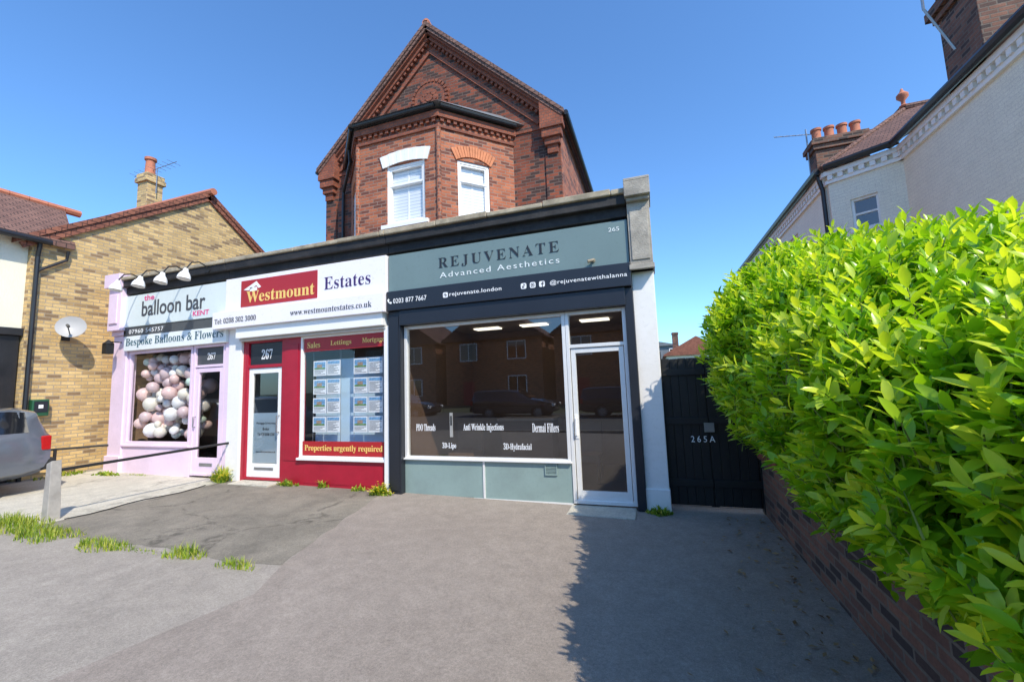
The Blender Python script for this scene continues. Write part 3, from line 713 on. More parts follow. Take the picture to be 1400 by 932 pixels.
for idx,((F,Ln),wn) in enumerate(zip(facets,win)):
    u0,u1,v0,v1=wn
    mb=MB()
    if idx==1: segarch(F,u0-.08,u1+.08,v1-.03,.27,.07,-.15,.03,mb)
    else: segarch(F,u0-.04,u1+.04,v1-.02,.24,.13,-.10,.03,mb,gap=.07,n=15,flare=.12)
    build(mb,'lintel' if idx==1 else 'brick_arch',['white' if idx==1 else 'brick_arch'],H,split=False)
    mb=MB(); mb.ob(F,u0-.1,u1+.1,-.1,.08,v0-.09,v0)
    frame(mb,F,u0,u1,v0,v1,.06,-.13,-.03); vm=(v0+v1)/2+.25
    frame(mb,F,u0+.055,u1-.055,v0+.055,vm,.045,-.12,-.06); frame(mb,F,u0+.055,u1-.055,vm-.03,v1-.055,.045,-.10,-.045)
    w=build(mb,'window',['white'],H,bevel=.004)
    pane(w,F,u0+.09,u1-.09,v0+.09,v1-.09,-.09,'glassup')
    mb=MB(); mb.ob(F,u0+.06,u1-.06,-.16,-.135,v0+.06,v1-.06); um=(u0+u1)/2; mb.ob(F,um-.02,um+.02,-.134,-.125,v0+.06,v1-.06,1); build(mb,'shutter_blind',['blind','white'],w,split=False)
mb=MB()
mb.tube([(-6.9,2.2,7.75),(-6.95,2.3,7.5),(-7.7,2.93,7.1),(-7.72,2.93,4.2)],.04,8)
build(mb,'downpipe',['gutter'],H)
gx=xr+ov+.03
for q in ([(gx,yf-.2,ze-ov*sl+.03),(gx,12,ze-ov*sl+.03)],[(xl-ov-.03,yf-.2,ze-ov*sl+.03),(xl-ov-.03,12,ze-ov*sl+.03)]):
    mb=MB(); mb.tube(q,.06,8); build(mb,'gutter',['gutter'],H)
mb=MB(); mb.box(-8.0,-7.85,2.9,2.96,5.2,5.4); build(mb,'alarm_box',['coping'],H)

# ------------------------------------------------------------------ yellow brick neighbour
Nn=thing('house','yellow stock brick house with tiled gable and chimney','house',(-15,2,gz(-13)))
X=-12.0; NF=FRM((X,0,0),(0,1,0))
e0,e1,yr=-1.22,5.8,2.3; hz,hr=5.1,7.5
mb=MB()
mb.ext(NF,[(e0,0),(e1,0),(e1,hz),(yr,hr),(e0,hz)],-.3,0)
mb.box(-22,X-.3,e0,e0+.3,0,hz); mb.box(-22,X-.3,e1-.3,e1,0,hz)
build(mb,'wall',['brick_yellow'],Nn)
mb=MB()
for (ya,yb,za,zb) in ((e0-.25,yr,hz-.17,hr),(e1+.25,yr,hz-.17,hr)):
    mb.hexa([(-22,ya,za),(X+.1,ya,za),(X+.1,yb,zb),(-22,yb,zb),(-22,ya,za+.12),(X+.1,ya,za+.12),(X+.1,yb,zb+.14),(-22,yb,zb+.14)])
rf=build(mb,'roof',['tile_red'],Nn)
mb=MB(); x=-22
while x<X: mb.tube([(x,yr,hr+.12),(x+.31,yr,hr+.12)],.1,8); x+=.32
build(mb,'ridge_tiles',['terracotta'],rf)
mb=MB()
for s_,ya in ((1,e0-.2),(-1,e1+.2)):
    d=Vector((0,yr-ya,hr-hz+.17)); Ln=d.length; t=d.normalized()
    F=(Vector((X,ya,hz-.16)),t,Vector((1,0,0)),Vector((0,-t.z,t.y)) if t.y>0 else Vector((0,t.z,-t.y)))
    mb.ob(F,0,Ln,.0,.07,-.12,-.0)
build(mb,'verge_trim',['tile_red'],Nn)
mb=MB(); mb.box(-15.22,-14.76,2.3,2.75,6.6,8.55); mb.box(-15.28,-14.70,2.24,2.81,8.55,8.70); mb.box(-15.25,-14.73,2.27,2.78,8.70,8.84); ch=build(mb,'chimney',['brick_yellow'],rf,bevel=.01)
mb=MB(); mb.lathe((-15.0,2.5,8.84),(0,0,1),[(.17,0),(.14,.05),(.12,.5),(.16,.52),(.16,.6),(.1,.6),(.1,.3)],14); build(mb,'chimney_pot',['terracotta'],ch,smooth=True)
mb=MB(); b0=Vector((-14.66,2.5,8.2)); mb.tube([b0,b0+Z*.85],.015,6); p=b0+Z*.82
mb.tube([p+Vector((-1.1,.0,-.05)),p+Vector((.9,0,.05))],.01,6)
for k in range(9): q=p+Vector((-1.0+k*.22,0,-.045+k*.011)); mb.tube([q+Vector((0,-.2,0)),q+Vector((0,.2,0))],.006,5)
build(mb,'tv_aerial',['steel'],ch)
mb=MB(); mb.box(-18,X-.12,-4.2,e0-.002,3.15,5.08); wg=build(mb,'front_wing_wall',['cream'],Nn)
mb=MB(); mb.box(-18,X-.1,-4.2,e0-.02,0.1,3.05); mb.box(-18,X-.02,-4.25,e0-.004,3.05,3.2); mb.box(-14,X-.08,-3.6,-1.6,.8,2.8,0); build(mb,'dark_shopfront',['black'],Nn,bevel=.01)
mb=MB(); xe=X+.12; xk=-13.75; zk=6.35
mb.hexa([(xe,-4.5,5.0),(xe,-.6,5.0),(xk,-.0,zk),(xk,-4.5,zk),(xe,-4.5,5.12),(xe,-.6,5.12),(xk,-.0,zk+.14),(xk,-4.5,zk+.14)])
mb.hexa([(xk,-4.5,zk),(xk,.0,zk),(-15.5,0,5.0),(-15.5,-4.5,5.0),(xk,-4.5,zk+.14),(xk,0,zk+.14),(-15.5,0,5.12),(-15.5,-4.5,5.12)])
r2=build(mb,'front_roof',['tile_brown'],Nn)
mb=MB(); y=-4.5
while y<0: mb.tube([(xk,y,zk+.13),(xk,y+.31,zk+.13)],.09,8); y+=.32
build(mb,'ridge_tiles',['terracotta'],r2)
mb=MB(); mb.tube([(xe+.04,-4.5,5.03),(xe+.04,-1.0,5.03)],.06,8); mb.tube([(xe,-1.15,5.0),(X+.06,-1.15,4.7),(X+.06,-1.15,.15)],.04,8); mb.tube([(X+.06,-1.15,4.4),(X+.06,-.7,4.75),(X+.1,-.7,4.95)],.03,8)
build(mb,'gutter',['gutter'],Nn)
D=thing('satellite_dish','grey satellite dish on the yellow brick wall','satellite dish',(X,-.6,3.2))
dc=Vector((X+.34,-.66,3.25)); ax=Vector((.75,-.55,.25)).normalized(); ds=.66
mb=MB(); mb.lathe(dc,ax,[(r*ds,h*ds) for r,h in [(0,-.0),(.12,.01),(.25,.045),(.36,.10),(.365,.095),(.25,.03),(.1,-.01),(0,-.015)]],28); build(mb,'reflector',['dish'],D,smooth=True)
mb=MB(); mb.tube([(X,-.6,3.1),(X+.2,-.6,3.1),dc-ax*.02],.018,8); mb.box(X,X+.03,-.67,-.53,3.0,3.2); mb.tube([dc-Z*.2+ax*.04,dc+ax*.3-Z*.08],.01,8); mb.lathe(dc+ax*.25-Z*.07,ax,[(0,0),(.028,0),(.028,.08),(0,.08)],10); build(mb,'mount_arm',['blackmetal'],D,split=False)
C=thing('cabinet','small dark green cabinet on the yellow brick wall','cabinet',(X,-.95,1.4))
mb=MB(); mb.box(X,X+.14,-1.08,-.82,1.42,1.76); build(mb,'case',['greenbox'],C,bevel=.02)
mb=MB(); mb.box(X+.141,X+.15,-1.05,-.85,1.5,1.72); build(mb,'front_panel',['band'],C)
mb=MB(); mb.box(X+.151,X+.155,-.99,-.92,1.58,1.65); build(mb,'white_mark',['wtext'],C)

# ------------------------------------------------------------------ white house on the other side
Wh=thing('house','cream painted brick house with tiled hip roof','house',(6,4,0))
c0=Vector((5.48,-2.5,0));c1=Vector((5.48,5.0,0));c2_=Vector((4.35,5.75,0));c3=Vector((4.35,16,0))
mb=MB(); den=MB(); gut=MB()
segs=[]
for a,b in ((c1,c0),(c2_,c1),(c3,c2_)):
    F=FRM(a,b-a); segs.append((F,(b-a).length))
wl=segs[1][1]
for i,(F,Ln) in enumerate(segs):
    holes=[]
    if i==1: holes=[(wl*.28,wl*.28+.5,5.0,5.75)]
    if i==2: holes=[(Ln-3.2,Ln-2.4,4.6,5.9),(Ln-6,-5.2+Ln,4.6,5.9)]
    holes_wall(mb,F,0,Ln,0,6.55,-.25,0,holes)
    den.ob(F,-.02,Ln+.02,0,.06,6.28,6.36); den.ob(F,-.04,Ln+.04,0,.12,6.47,6.58)
    u=.02
    while u<Ln-.05: den.ob(F,u,u+.1,0,.10,6.36,6.47); u+=.2
    gut.tube([F[0]+F[2]*.2+Z*6.66,F[0]+F[1]*Ln+F[2]*.2+Z*6.66],.08,8)
    for h in holes:
        m2=MB(); frame(m2,F,h[0],h[1],h[2],h[3],.05,-.14,-.05); m2.ob(F,h[0]-.05,h[1]+.05,-.05,.05,h[2]-.06,h[2]); m2.ob(F,h[0]+.05,h[1]-.05,-.12,-.06,(h[2]+h[3])/2-.02,(h[2]+h[3])/2+.02)
        w=build(m2,'window',['white'],Wh); pane(w,F,h[0]+.04,h[1]-.04,h[2]+.04,h[3]-.04,-.1,'glass')
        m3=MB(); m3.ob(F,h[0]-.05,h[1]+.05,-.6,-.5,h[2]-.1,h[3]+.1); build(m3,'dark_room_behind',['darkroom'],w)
build(mb,'wall',['brick_white'],Wh); build(den,'dentil_eaves',['white'],Wh); build(gut,'gutter',['gutter'],Wh)
mb=MB()
PK=(6.75,7.2,8.55)
E1=(5.35,-2.6,6.68);E2=(5.35,4.93,6.68);E3=(4.2,5.65,6.68);E4=(4.2,16,6.68)
mb.face([E3,E2,PK]); mb.face([E3,PK,(6.75,16,8.55),E4]); mb.face([E1,(7.6,-2.6,8.0),(7.6,5.8,8.0),E2]); mb.face([E2,(7.6,5.8,8.0),(13,5.8,8.0),(13,7.2,8.55),PK])
mb.face([(7.6,-2.6,8.0),(13,-2.6,8.0),(13,5.8,8.0),(7.6,5.8,8.0)])
rf=build(mb,'roof',['tile_brown'],Wh,recalc=False,split=False)
mb=MB()
def ridge(a,b,r=.09):
    a=Vector(a);b=Vector(b);n=int((b-a).length/.33)
    for k in range(n): mb.tube([a+(b-a)*(k/n),a+(b-a)*((k+.99)/n)],r,8)
ridge(E3,(6.75,7.2,8.58),.06); ridge((6.75,7.2,8.62),(13,7.2,8.62)); ridge((6.75,7.3,8.62),(6.75,16,8.62))
build(mb,'ridge_tiles',['tile_brown'],rf,split=False)
mb=MB(); mb.lathe((6.75,7.2,8.62),(0,0,1),[(r*.75,h*.75) for r,h in [(.1,0),(.13,.06),(.06,.12),(.06,.25),(.17,.38),(.17,.48),(.06,.6),(.03,.7),(0,.72)]],14); build(mb,'finial',['terracotta'],rf,smooth=True)
def stack(x0,x1,y0,y1,z0,z1,mat,pots,par,band=False):
    mb=MB(); mb.box(x0,x1,y0,y1,z0,z1-.35); mb.box(x0-.06,x1+.06,y0-.06,y1+.06,z1-.35,z1-.22); mb.box(x0-.11,x1+.11,y0-.11,y1+.11,z1-.22,z1-.08); mb.box(x0-.04,x1+.04,y0-.04,y1+.04,z1-.08,z1)
    if band: mb.box(x0-.06,x1+.06,y0-.06,y1+.06,8.2,8.32); mb.box(x0-.13,x1+.13,y0-.13,y1+.13,8.32,8.5)
    c=build(mb,'chimney',[mat],par,bevel=.01)
    for k in range(pots):
        px_=x0+(x1-x0)*(k+.5)/pots; m2=MB(); m2.lathe((px_,(y0+y1)/2,z1),(0,0,1),[(.13,0),(.115,.04),(.11,.30),(.135,.32),(.135,.38),(.09,.38),(.09,.1)],12); build(m2,'chimney_pot',['terracotta'],c,smooth=True)
    return c
stack(4.72,5.95,7.3,7.8,6.6,8.28,'brick_brown',4,rf)
stack(5.55,6.4,2.6,3.5,6.7,9.6,'brick_brown',2,rf,True)
mb=MB(); b0=Vector((4.65,7.6,7.0)); mb.tube([b0,b0+Z*1.75],.02,6); p=b0+Z*1.6
mb.tube([p+Vector((-.8,0,.1)),p+Vector((.3,0,-.05))],.012,6)
for k in range(7): q=p+Vector((-.75+k*.16,0,.1-k*.022)); mb.tube([q+Vector((0,-.2,-.12)),q+Vector((0,.2,.12))],.007,5)
build(mb,'tv_aerial',['steel'],rf,split=False)
mb=MB(); b1=Vector((5.43,3.0,7.3)); mb.tube([b1,b1+Vector((-.35,0,.9)),b1+Vector((-.35,0,3.2))],.02,6); mb.tube([b1+Vector((-.35,0,1.2)),b1+Vector((-.1,.05,1.05)),b1+Vector((.1,.05,1.0))],.015,6)
build(mb,'aerial_mast',['steel'],rf,split=False)
mb=MB(); mb.tube([(4.2,5.9,6.6),(4.28,5.9,6.2),(4.28,5.9,0)],.05,8); build(mb,'downpipe',['gutter'],Wh)

# ------------------------------------------------------------------ gate
G=thing('gate','tall black timber double gate closing side passage','gate',(.6,.1,0))
GF=FRM((0,.1,0),(1,0,0))
for (a,b) in ((.11,.64),(.65,1.19)):
    mb=MB(); u=a
    while u<b-.02:
        w_=min(.105,b-u); mb.ob(GF,u,u+w_-.004,-.02,.0+random.uniform(0,.003),.06,1.98+random.uniform(-.005,.005)); u+=.105
    mb.ob(GF,a+.001,b-.001,-.03,-.019,.05,1.97)
    for z in (.3,1.1,1.75): mb.ob(GF,a,b,.002,.03,z,z+.09)
    build(mb,'gate_leaf',['blackmetal'],G,bevel=.003)
for a,b in ((.055,.11),(1.19,1.25)):
    mb=MB(); mb.ob(GF,a,b,-.08,.05,0,2.08); build(mb,'gate_post',['blackmetal'],G)
mb=MB(); mb.ob(GF,.60,.69,-.025,-.02,.04,2.0); build(mb,'meeting_strip',['blackmetal'],G)
text('265A',G,'wtext',.41,.70,.87,.95,.034,F=GF,space=1.5)
mb=MB(); mb.ob(GF,.58,.70,.03,.045,1.0,1.12); build(mb,'latch',['steel'],G)

# ------------------------------------------------------------------ garden wall
gw=MB(); gw.box(1.2,1.425,-6.2,.15,-.05,.68)
y=-6.2
while y<.1:
    gw.box(1.17,1.455,y,min(y+.108,.15),.68,.755,1); y+=.115
build(gw,'garden_wall',['brick_brown','brick_trim'],label='low brown brick garden wall beneath the laurel hedge',cat='garden wall',loc=(1.3,-3,0))

# ------------------------------------------------------------------ hedge
HG=thing('hedge','large glossy green laurel hedge overhanging brick wall','hedge',(1.9,-3,0))
y0h,y1h=-5.2,-.5
def hpar(y):
    D=y+6; top=1.56+.288*D+.045*math.sin(3.3*y)+.03*math.sin(7.1*y+1); bot=.56+.03*math.sin(5*y)
    cz=bot+.55*(top-bot); return top,bot,cz
def prof(th,y):
    c,s_=math.cos(th),math.sin(th)
    f=(y-y0h)/(y1h-y0h)
    top,bot,cz=hpar(y)
    ca=2.0; a=1.38 - .10*(1-f)
    b=(top-cz) if s_>0 else (cz-bot)
    ex=2/2.5 if s_>0 else 2/3.0
    end=min(1,(1-f)*6+.45)**.4*min(1,f*6+.35)**.45
    a*=(1+.045*math.sin(3.1*y+2*th)+.035*math.sin(5.7*y-5*th+1)+.025*math.sin(11*y+9*th))*(.72+.28*end); b*=(.84+.16*end)*(1+.02*math.sin(6*y+4*th))
    x=ca-a*math.copysign(abs(c)**ex,c); z=cz+b*math.copysign(abs(s_)**ex,s_)
    if s_<0 and x<1.6: x+= .45*max(0,(cz-z)/1.2)**1.6
    return Vector((x,y,z))
ctr=lambda y:Vector((2.0,y,hpar(y)[2]))
mb=MB(); ny,nt_=26,30
ths=[-math.pi*.5+ (2*math.pi)*k/nt_ for k in range(nt_)]
for i in range(ny+1):
    yy=y0h+.25+(y1h-y0h-.5)*i/ny
    for th in ths:
        p=prof(th,yy); d=(p-ctr(yy)); mb.v.append(tuple(ctr(yy)+d*(1-min(.22/d.length,.6))))
for i in range(ny):
    for k in range(nt_):
        a=i*nt_+k;b=i*nt_+(k+1)%nt_; mb.f.append((a,b,b+nt_,a+nt_)); mb.m.append(0)
mb.f.append(tuple(range(nt_))); mb.m.append(0); mb.f.append(tuple(range(ny*nt_,ny*nt_+nt_))); mb.m.append(0)
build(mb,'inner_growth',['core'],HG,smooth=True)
LV=[];LF=[];LT=[]
tw=MB()
def leaf(base,dirv,nrm,ln,wd,tone,droop):
    side=dirv.cross(nrm).normalized(); nrm=side.cross(dirv).normalized()
    i=len(LV); f=.30
    LV.append(tuple(base))
    for s,wf in [(.25,.80),(.55,1.0),(.82,.62)]:
        c=base+dirv*(ln*s)-nrm*(droop*ln*s*s); sd=side*(wd*wf); up=nrm*(wd*f*wf)
        LV.append(tuple(c+sd+up)); LV.append(tuple(c)); LV.append(tuple(c-sd+up))
    LV.append(tuple(base+dirv*ln-nrm*(droop*ln)))
    for q in [(0,1,2),(0,2,3),(1,4,5,2),(2,5,6,3),(4,7,8,5),(5,8,9,6),(7,10,8),(8,10,9)]:
        LF.append(tuple(i+k for k in q)); LT.append(tone)
def shoot(p,n,near,inner=False,long=1):
    ax=(n*random.uniform(.35,.9)+Vector((random.gauss(0,.32),random.gauss(0,.32),random.uniform(.5,1.3)))).normalized()
    ln=random.uniform(.10,.21)*long; nl=int(random.randint(8,11)*(long if long>1 else 1))
    a=ax.cross(Vector((.3,.5,.2))).normalized(); b=ax.cross(a); ph=random.random()*6
    base=p-ax*(.10)
    young=random.random()**.7
    if near: tw.tube([base-ax*.05,base+ax*ln*.95],[.0045,.002],4,caps=False)
    for k in range(nl):
        q=(k+.5)/nl; an=ph+k*2.4
        rad=a*math.cos(an)+b*math.sin(an)
        spread=1.15-.75*q+random.gauss(0,.14)
        dv=(ax*math.cos(spread)+rad*math.sin(spread)).normalized()
        nm=(ax*math.sin(spread)-rad*math.cos(spread))
        nm=(nm+Vector((0,0,.5))).normalized()
        L_=random.uniform(.08,.13)*(1.05-.35*q)
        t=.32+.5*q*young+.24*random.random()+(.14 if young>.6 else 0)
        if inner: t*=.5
        leaf(base+ax*(ln*q),dv,nm,L_,L_*random.uniform(.16,.205),min(1,max(0,t)),random.uniform(.05,.35))
def nrm_at(th,y):
    e=.03; p=prof(th,y); u=prof(th+e,y)-p; v=prof(th,y+e)-p
    n=u.cross(v).normalized()
    if n.dot(p-ctr(y))<0: n=-n
    return p,n
for k in range(4900):
    yy=random.uniform(y0h,y1h)
    th=random.uniform(-1.3,2.1)
    if th>1.4 and random.random()<.45: continue
    p,n=nrm_at(th,yy)
    inner=random.random()<.27
    depth=random.uniform(.09,.2) if inner else random.uniform(-.05,.1)
    lg=1
    if random.random()<.03: depth-=random.uniform(.03,.09); lg=1.3
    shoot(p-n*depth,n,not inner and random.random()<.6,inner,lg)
for (yy,ny_) in ((y1h,1),(y0h,-1)):
    for k in range(300):
        th=random.uniform(0,2*math.pi); r=math.sqrt(random.random()); p=prof(th,yy); c=ctr(yy)
        pp=c+(p-c)*r; pp.y=yy+ny_*.12*(1-r*r)
        shoot(pp,Vector((0,ny_,.2)),False)
mb=MB(); mb.v=LV; mb.f=LF; mb.m=[0]*len(LF)
build(mb,'foliage',['leaf'],HG,smooth=True,recalc=False,attr=LT,uv=False)
for k in range(14):
    y=y0h+.3+k*.33; x=1.65+random.uniform(-.1,.4); tw.tube([(x,y,0),(x+random.uniform(-.1,.1),y,.7),(x+random.uniform(-.2,.3),y+random.uniform(-.2,.2),1.6)],[.035,.03,.015],7)
build(tw,'stems',['twig'],HG,uv=False,recalc=False,split=False)

# ------------------------------------------------------------------ weeds
def weed(x,y,rx,ry,h,n,style='grass',label=None,flowers=0):
    V=[];F=[];T=[];MI=[]
    for k in range(n):
        r=math.sqrt(random.random()); a=random.random()*6.283; r*=1+.25*math.sin(3*a+x)
        bx,by=x+rx*r*math.cos(a),y+ry*r*math.sin(a); bz=gz(bx)-.01
        hh=h*random.uniform(.3,1)*max(.3,1.1-.6*r); lean=random.uniform(.1,1.0); la=random.random()*6.283
        d=Vector((math.cos(la),math.sin(la),0)); s=Vector((-d.y,d.x,0))
        w=(.005 if style=='grass' else .018)*random.uniform(.6,1.3); b=Vector((bx,by,bz)); i=len(V)
        nseg=3; tone=random.random()
        for q in range(nseg+1):
            f=q/nseg; c=b+d*(lean*hh*f*f)+Z*(hh*f*(1-.25*lean*f)); ww=w*(1-f)**.6 if style=='grass' else w*(math.sin(math.pi*min(.97,f+.1)))
            V.append(tuple(c-s*ww)); V.append(tuple(c+s*ww))
        for q in range(nseg): F.append((i+2*q,i+2*q+1,i+2*q+3,i+2*q+2)); T.append(tone); MI.append(0)
        if flowers and random.random()<flowers:
            c=Vector(V[-1]); j=len(V)
            for (a1,b1) in ((-.014,-.014),(.014,-.014),(.014,.014),(-.014,.014)): V.append((c.x+a1,c.y+b1,c.z+.004))
            F.append((j,j+1,j+2,j+3)); T.append(1); MI.append(1)
    mb=MB(); mb.v=V; mb.f=F; mb.m=MI
    return build(mb,'weed',['weed','flower'],label=label,cat='weed',group='weeds growing in the forecourt',loc=(x,y,gz(x)),recalc=False,attr=T,uv=False)
lg='straggly grass tuft growing along the pavement edge'; lb='leafy green weed growing at the foot of the shopfront'
weed(-8.1,-2.75,.65,.24,.24,700,label=lg); weed(-7.15,-2.85,.55,.20,.20,560,label=lg)
weed(-5.95,-2.88,.45,.14,.15,400,label=lg); weed(-4.75,-2.8,.24,.12,.20,190,label=lg); weed(-3.95,-2.85,.24,.08,.13,160,label=lg); weed(-5.3,-2.85,.3,.05,.05,50,label=lg)
weed(-7.8,-.15,.2,.12,.36,260,'leaf',label='tall leafy weed with yellow flowers at the shopfront',flowers=.3)
weed(-6.25,-.12,.22,.06,.16,80,'leaf',label=lb); weed(-5.5,-.08,.1,.05,.2,30,'leaf',label=lb); weed(-4.75,-.1,.14,.06,.13,50,'leaf',label=lb)
weed(-4.22,-.22,.17,.1,.22,150,'leaf',label='yellow flowering weed at the foot of a pillar',flowers=.4)
weed(-.05,-.17,.14,.08,.14,110,'leaf',label=lb)
weed(-10.9,-.3,.35,.1,.13,110,'leaf',label=lb); weed(-10.2,-.15,.3,.06,.08,60,label=lb)
weed(-11.7,-.6,.1,.4,.18,90,'leaf',label=lb)
V=[];F=[];T=[]
for k in range(260):
    x=1.15-abs(random.gauss(0,.3)); y=random.uniform(-4.4,.0)
    if x<-.5: continue
    a=random.random()*6.28; s=random.uniform(.012,.035); i=len(V); z=.002
    for (u,v) in ((-1,0),(0,-.45),(1,0),(0,.45)):
        V.append((x+s*(u*math.cos(a)-v*math.sin(a)),y+s*(u*math.sin(a)+v*math.cos(a)),z+random.random()*.012))
    F.append((i,i+1,i+2,i+3)); T.append(random.random())
mb=MB(); mb.v=V;mb.f=F;mb.m=[0]*len(F); build(mb,'leaf_litter',['litter'],kind='stuff',attr=T,recalc=False,uv=False)

# ------------------------------------------------------------------ rail
R=thing('barrier_rail','low black rail on a weathered timber post','rail',(-7.9,-2.45,gz(-7.9)))
g=gz(-7.9)
mb=MB(); mb.hexa([(-7.97,-2.52,g-.02),(-7.83,-2.52,g-.02),(-7.83,-2.38,g-.02),(-7.97,-2.38,g-.02),(-7.96,-2.51,.86),(-7.85,-2.51,.90),(-7.85,-2.4,.90),(-7.96,-2.4,.86)]); build(mb,'post',['greypost'],R,bevel=.008)
mb=MB(); mb.tube([(-7.88,-2.5,.76),(-7.76,-.1,.80),(-7.76,-.02,.80)],.022,10); build(mb,'bar',['blackmetal'],R)
mb=MB(); mb.tube([(-7.7+.06*math.sin(k*1.3),-2.4+.24*k,gz(-7.7)+.002) for k in range(9)],.007,6); build(mb,'cable',['blackmetal'],label='thin black cable lying across the forecourt edge',cat='cable',loc=(-7.7,-1.5,gz(-7.7)),bevel=0)
R2=thing('barrier_rail','low black rail beside the yellow brick wall','rail',(-11.7,-.3,gz(-11.7)))
mb=MB(); mb.tube([(-11.35,-.05,.72),(-11.6,-.8,.74),(-11.75,-2.2,.74)],.022,8); build(mb,'bar',['blackmetal'],R2)
for q in ([(-11.6,-.8,.1),(-11.6,-.8,.76)],[(-11.75,-2.2,.1),(-11.75,-2.2,.78)]):
    mb=MB(); mb.tube(q,.028,8); build(mb,'post',['blackmetal'],R2)

# ------------------------------------------------------------------ cars
def car(name,label,loc,paintm,rz=0,group=None):
    e=thing(name,label,'car',loc,group=group)
    st=[(-2.25,.62,.42,.55,.66,.55,.68),(-2.1,.82,.30,.58,.78,.62,.82),(-1.5,.90,.25,.62,.88,.70,.94),(-.95,.91,.25,.64,.94,.72,1.0),(-.25,.92,.25,.66,.97,.62,1.38),(.3,.92,.25,.68,.98,.64,1.45),(1.1,.92,.25,.68,.99,.66,1.46),(1.9,.915,.27,.68,.99,.66,1.45),(2.14,.90,.31,.66,.98,.65,1.38),(2.27,.87,.36,.64,.94,.70,1.0)]
    mb=MB(); rows=[]
    for (y,w,zs,zw,zh,rw,rz_) in st:
        half=[(w*.86,zs),(w*.97,zs+.08),(w,zw),(w*.985,(zw+zh)/2),(w*.955,zh),(rw+(w*.955-rw)*.35,zh+(rz_-zh)*.6),(rw,rz_-.035),(rw*.85,rz_),(0,rz_+.02)]
        rows.append([(x,y,z) for x,z in half]+[(-x,y,z) for x,z in half[:-1][::-1]])
    n=len(rows[0])
    for r in rows: mb.v+=r
    for i in range(len(rows)-1):
        for k in range(n-1):
            a=i*n+k; mb.f.append((a,a+1,a+1+n,a+n)); mb.m.append(0)
        mb.f.append((i*n+n-1,i*n,(i+1)*n,(i+1)*n+n-1)); mb.m.append(1)
    mb.f.append(tuple(range(n))); mb.m.append(0); mb.f.append(tuple(range((len(rows)-1)*n+n-1,(len(rows)-1)*n-1,-1))); mb.m.append(0)
    build(mb,'body',[paintm,'tyre'],e,local=True,smooth=True,uv=False)
    def sidept(y,f,s):
        for a,b in zip(st,st[1:]):
            if a[0]<=y<=b[0]:
                q=(y-a[0])/(b[0]-a[0]); I=[u+(v-u)*q for u,v in zip(a,b)]; break
        w,zh,rw,rzz=I[1],I[4],I[5],I[6]
        A_=(w*.955,zh);B_=(rw+(w*.955-rw)*.35,zh+(rzz-zh)*.6);C_=(rw,rzz-.035)
        if f<.6: q=f/.6; x=A_[0]+(B_[0]-A_[0])*q; z=A_[1]+(B_[1]-A_[1])*q
        else: q=(f-.6)/.4; x=B_[0]+(C_[0]-B_[0])*q; z=B_[1]+(C_[1]-B_[1])*q
        return Vector((s*(x+.006),y,z+.001))
    for s in (-1,1):
        for (ya,yb) in ((-.45,.28),(.38,1.15),(1.25,1.98)):
            mb=MB(); ys=np.linspace(ya,yb,5); fs=[.08,.34,.6,.8,.93]
            for y in ys:
                for f in fs:
                    ff=f if y>-.2 else f*(.55+.45*(y-ya)/(.25)) 
                    mb.v.append(tuple(sidept(y,min(.93,ff),s)))
            for i in range(4):
                for k in range(4): a=i*5+k; mb.f.append((a,a+1,a+6,a+5)); mb.m.append(0)
            build(mb,'side_window',['carglassd'],e,local=True,smooth=True,uv=False)
        mb=MB(); mb.box(s*.915-.012,s*.915+.012,-1.3,1.3,.62,.66); build(mb,'side_trim',['tyre'],e,local=True)
        mb=MB(); mb.box(min(s*.80,s*.90),max(s*.80,s*.90),2.13,2.262,.70,.95); build(mb,'tail_light',['redlens'],e,local=True,bevel=.02)
        mb=MB(); mb.box(min(s*.5,s*.8),max(s*.5,s*.8),-2.24,-2.1,.58,.72); build(mb,'headlight',['upvc'],e,local=True,bevel=.03)
        mb=MB(); mb.box(min(s*.93,s*1.08),max(s*.93,s*1.08),-.62,-.5,.98,1.1); build(mb,'wing_mirror',[paintm],e,local=True,bevel=.03)
        for y in (-1.42,1.22):
            c=Vector((s*.80,y,.33)); ax=Vector((s,0,0))
            mb=MB(); mb.lathe(c,ax,[(.20,-.1),(.31,-.1),(.33,-.07),(.33,.09),(.31,.125),(.22,.13)],28); w_=build(mb,'wheel',['tyre'],e,local=True,smooth=True,uv=False)
            mb=MB(); mb.lathe(c,ax,[(.22,.13),(.21,.10),(.18,.09),(.06,.12),(0,.125)],28)
            for k in range(5):
                q=k*2*math.pi/5; d=Vector((0,math.cos(q),math.sin(q))); p=c+ax*.12; mb.tube([p+d*.04,p+d*.2-ax*.01],.02,6)
            build(mb,'rim',['steel'],w_,local=True,smooth=True,uv=False)
            mb=MB(); mb.lathe(Vector((s*.895,y,.34)),ax,[(.0,0),(.36,0),(.37,.02),(.35,.025)],28); build(mb,'wheel_arch',['tyre'],e,local=True,smooth=True,uv=False)
    mb=MB(); mb.face([(-.58,2.275,1.0),(.58,2.275,1.0),(.54,2.165,1.34),(-.54,2.165,1.34)]); build(mb,'rear_window',['carglassd'],e,local=True,recalc=False)
    mb=MB(); mb.face([(-.62,-1.0,1.02),(.62,-1.0,1.02),(.55,-.3,1.385),(-.55,-.3,1.385)]); build(mb,'windscreen',['carglassd'],e,local=True,recalc=False)
    mb=MB(); mb.box(-.86,.86,2.16,2.34,.36,.56); build(mb,'rear_bumper',['tyre'],e,local=True,bevel=.03)
    e.rotation_euler=(0,0,rz)
    return e
car('parked_car','grey estate car parked on the neighbouring forecourt',(-11.1,-3.74,gz(-11.1)),'carpaint')

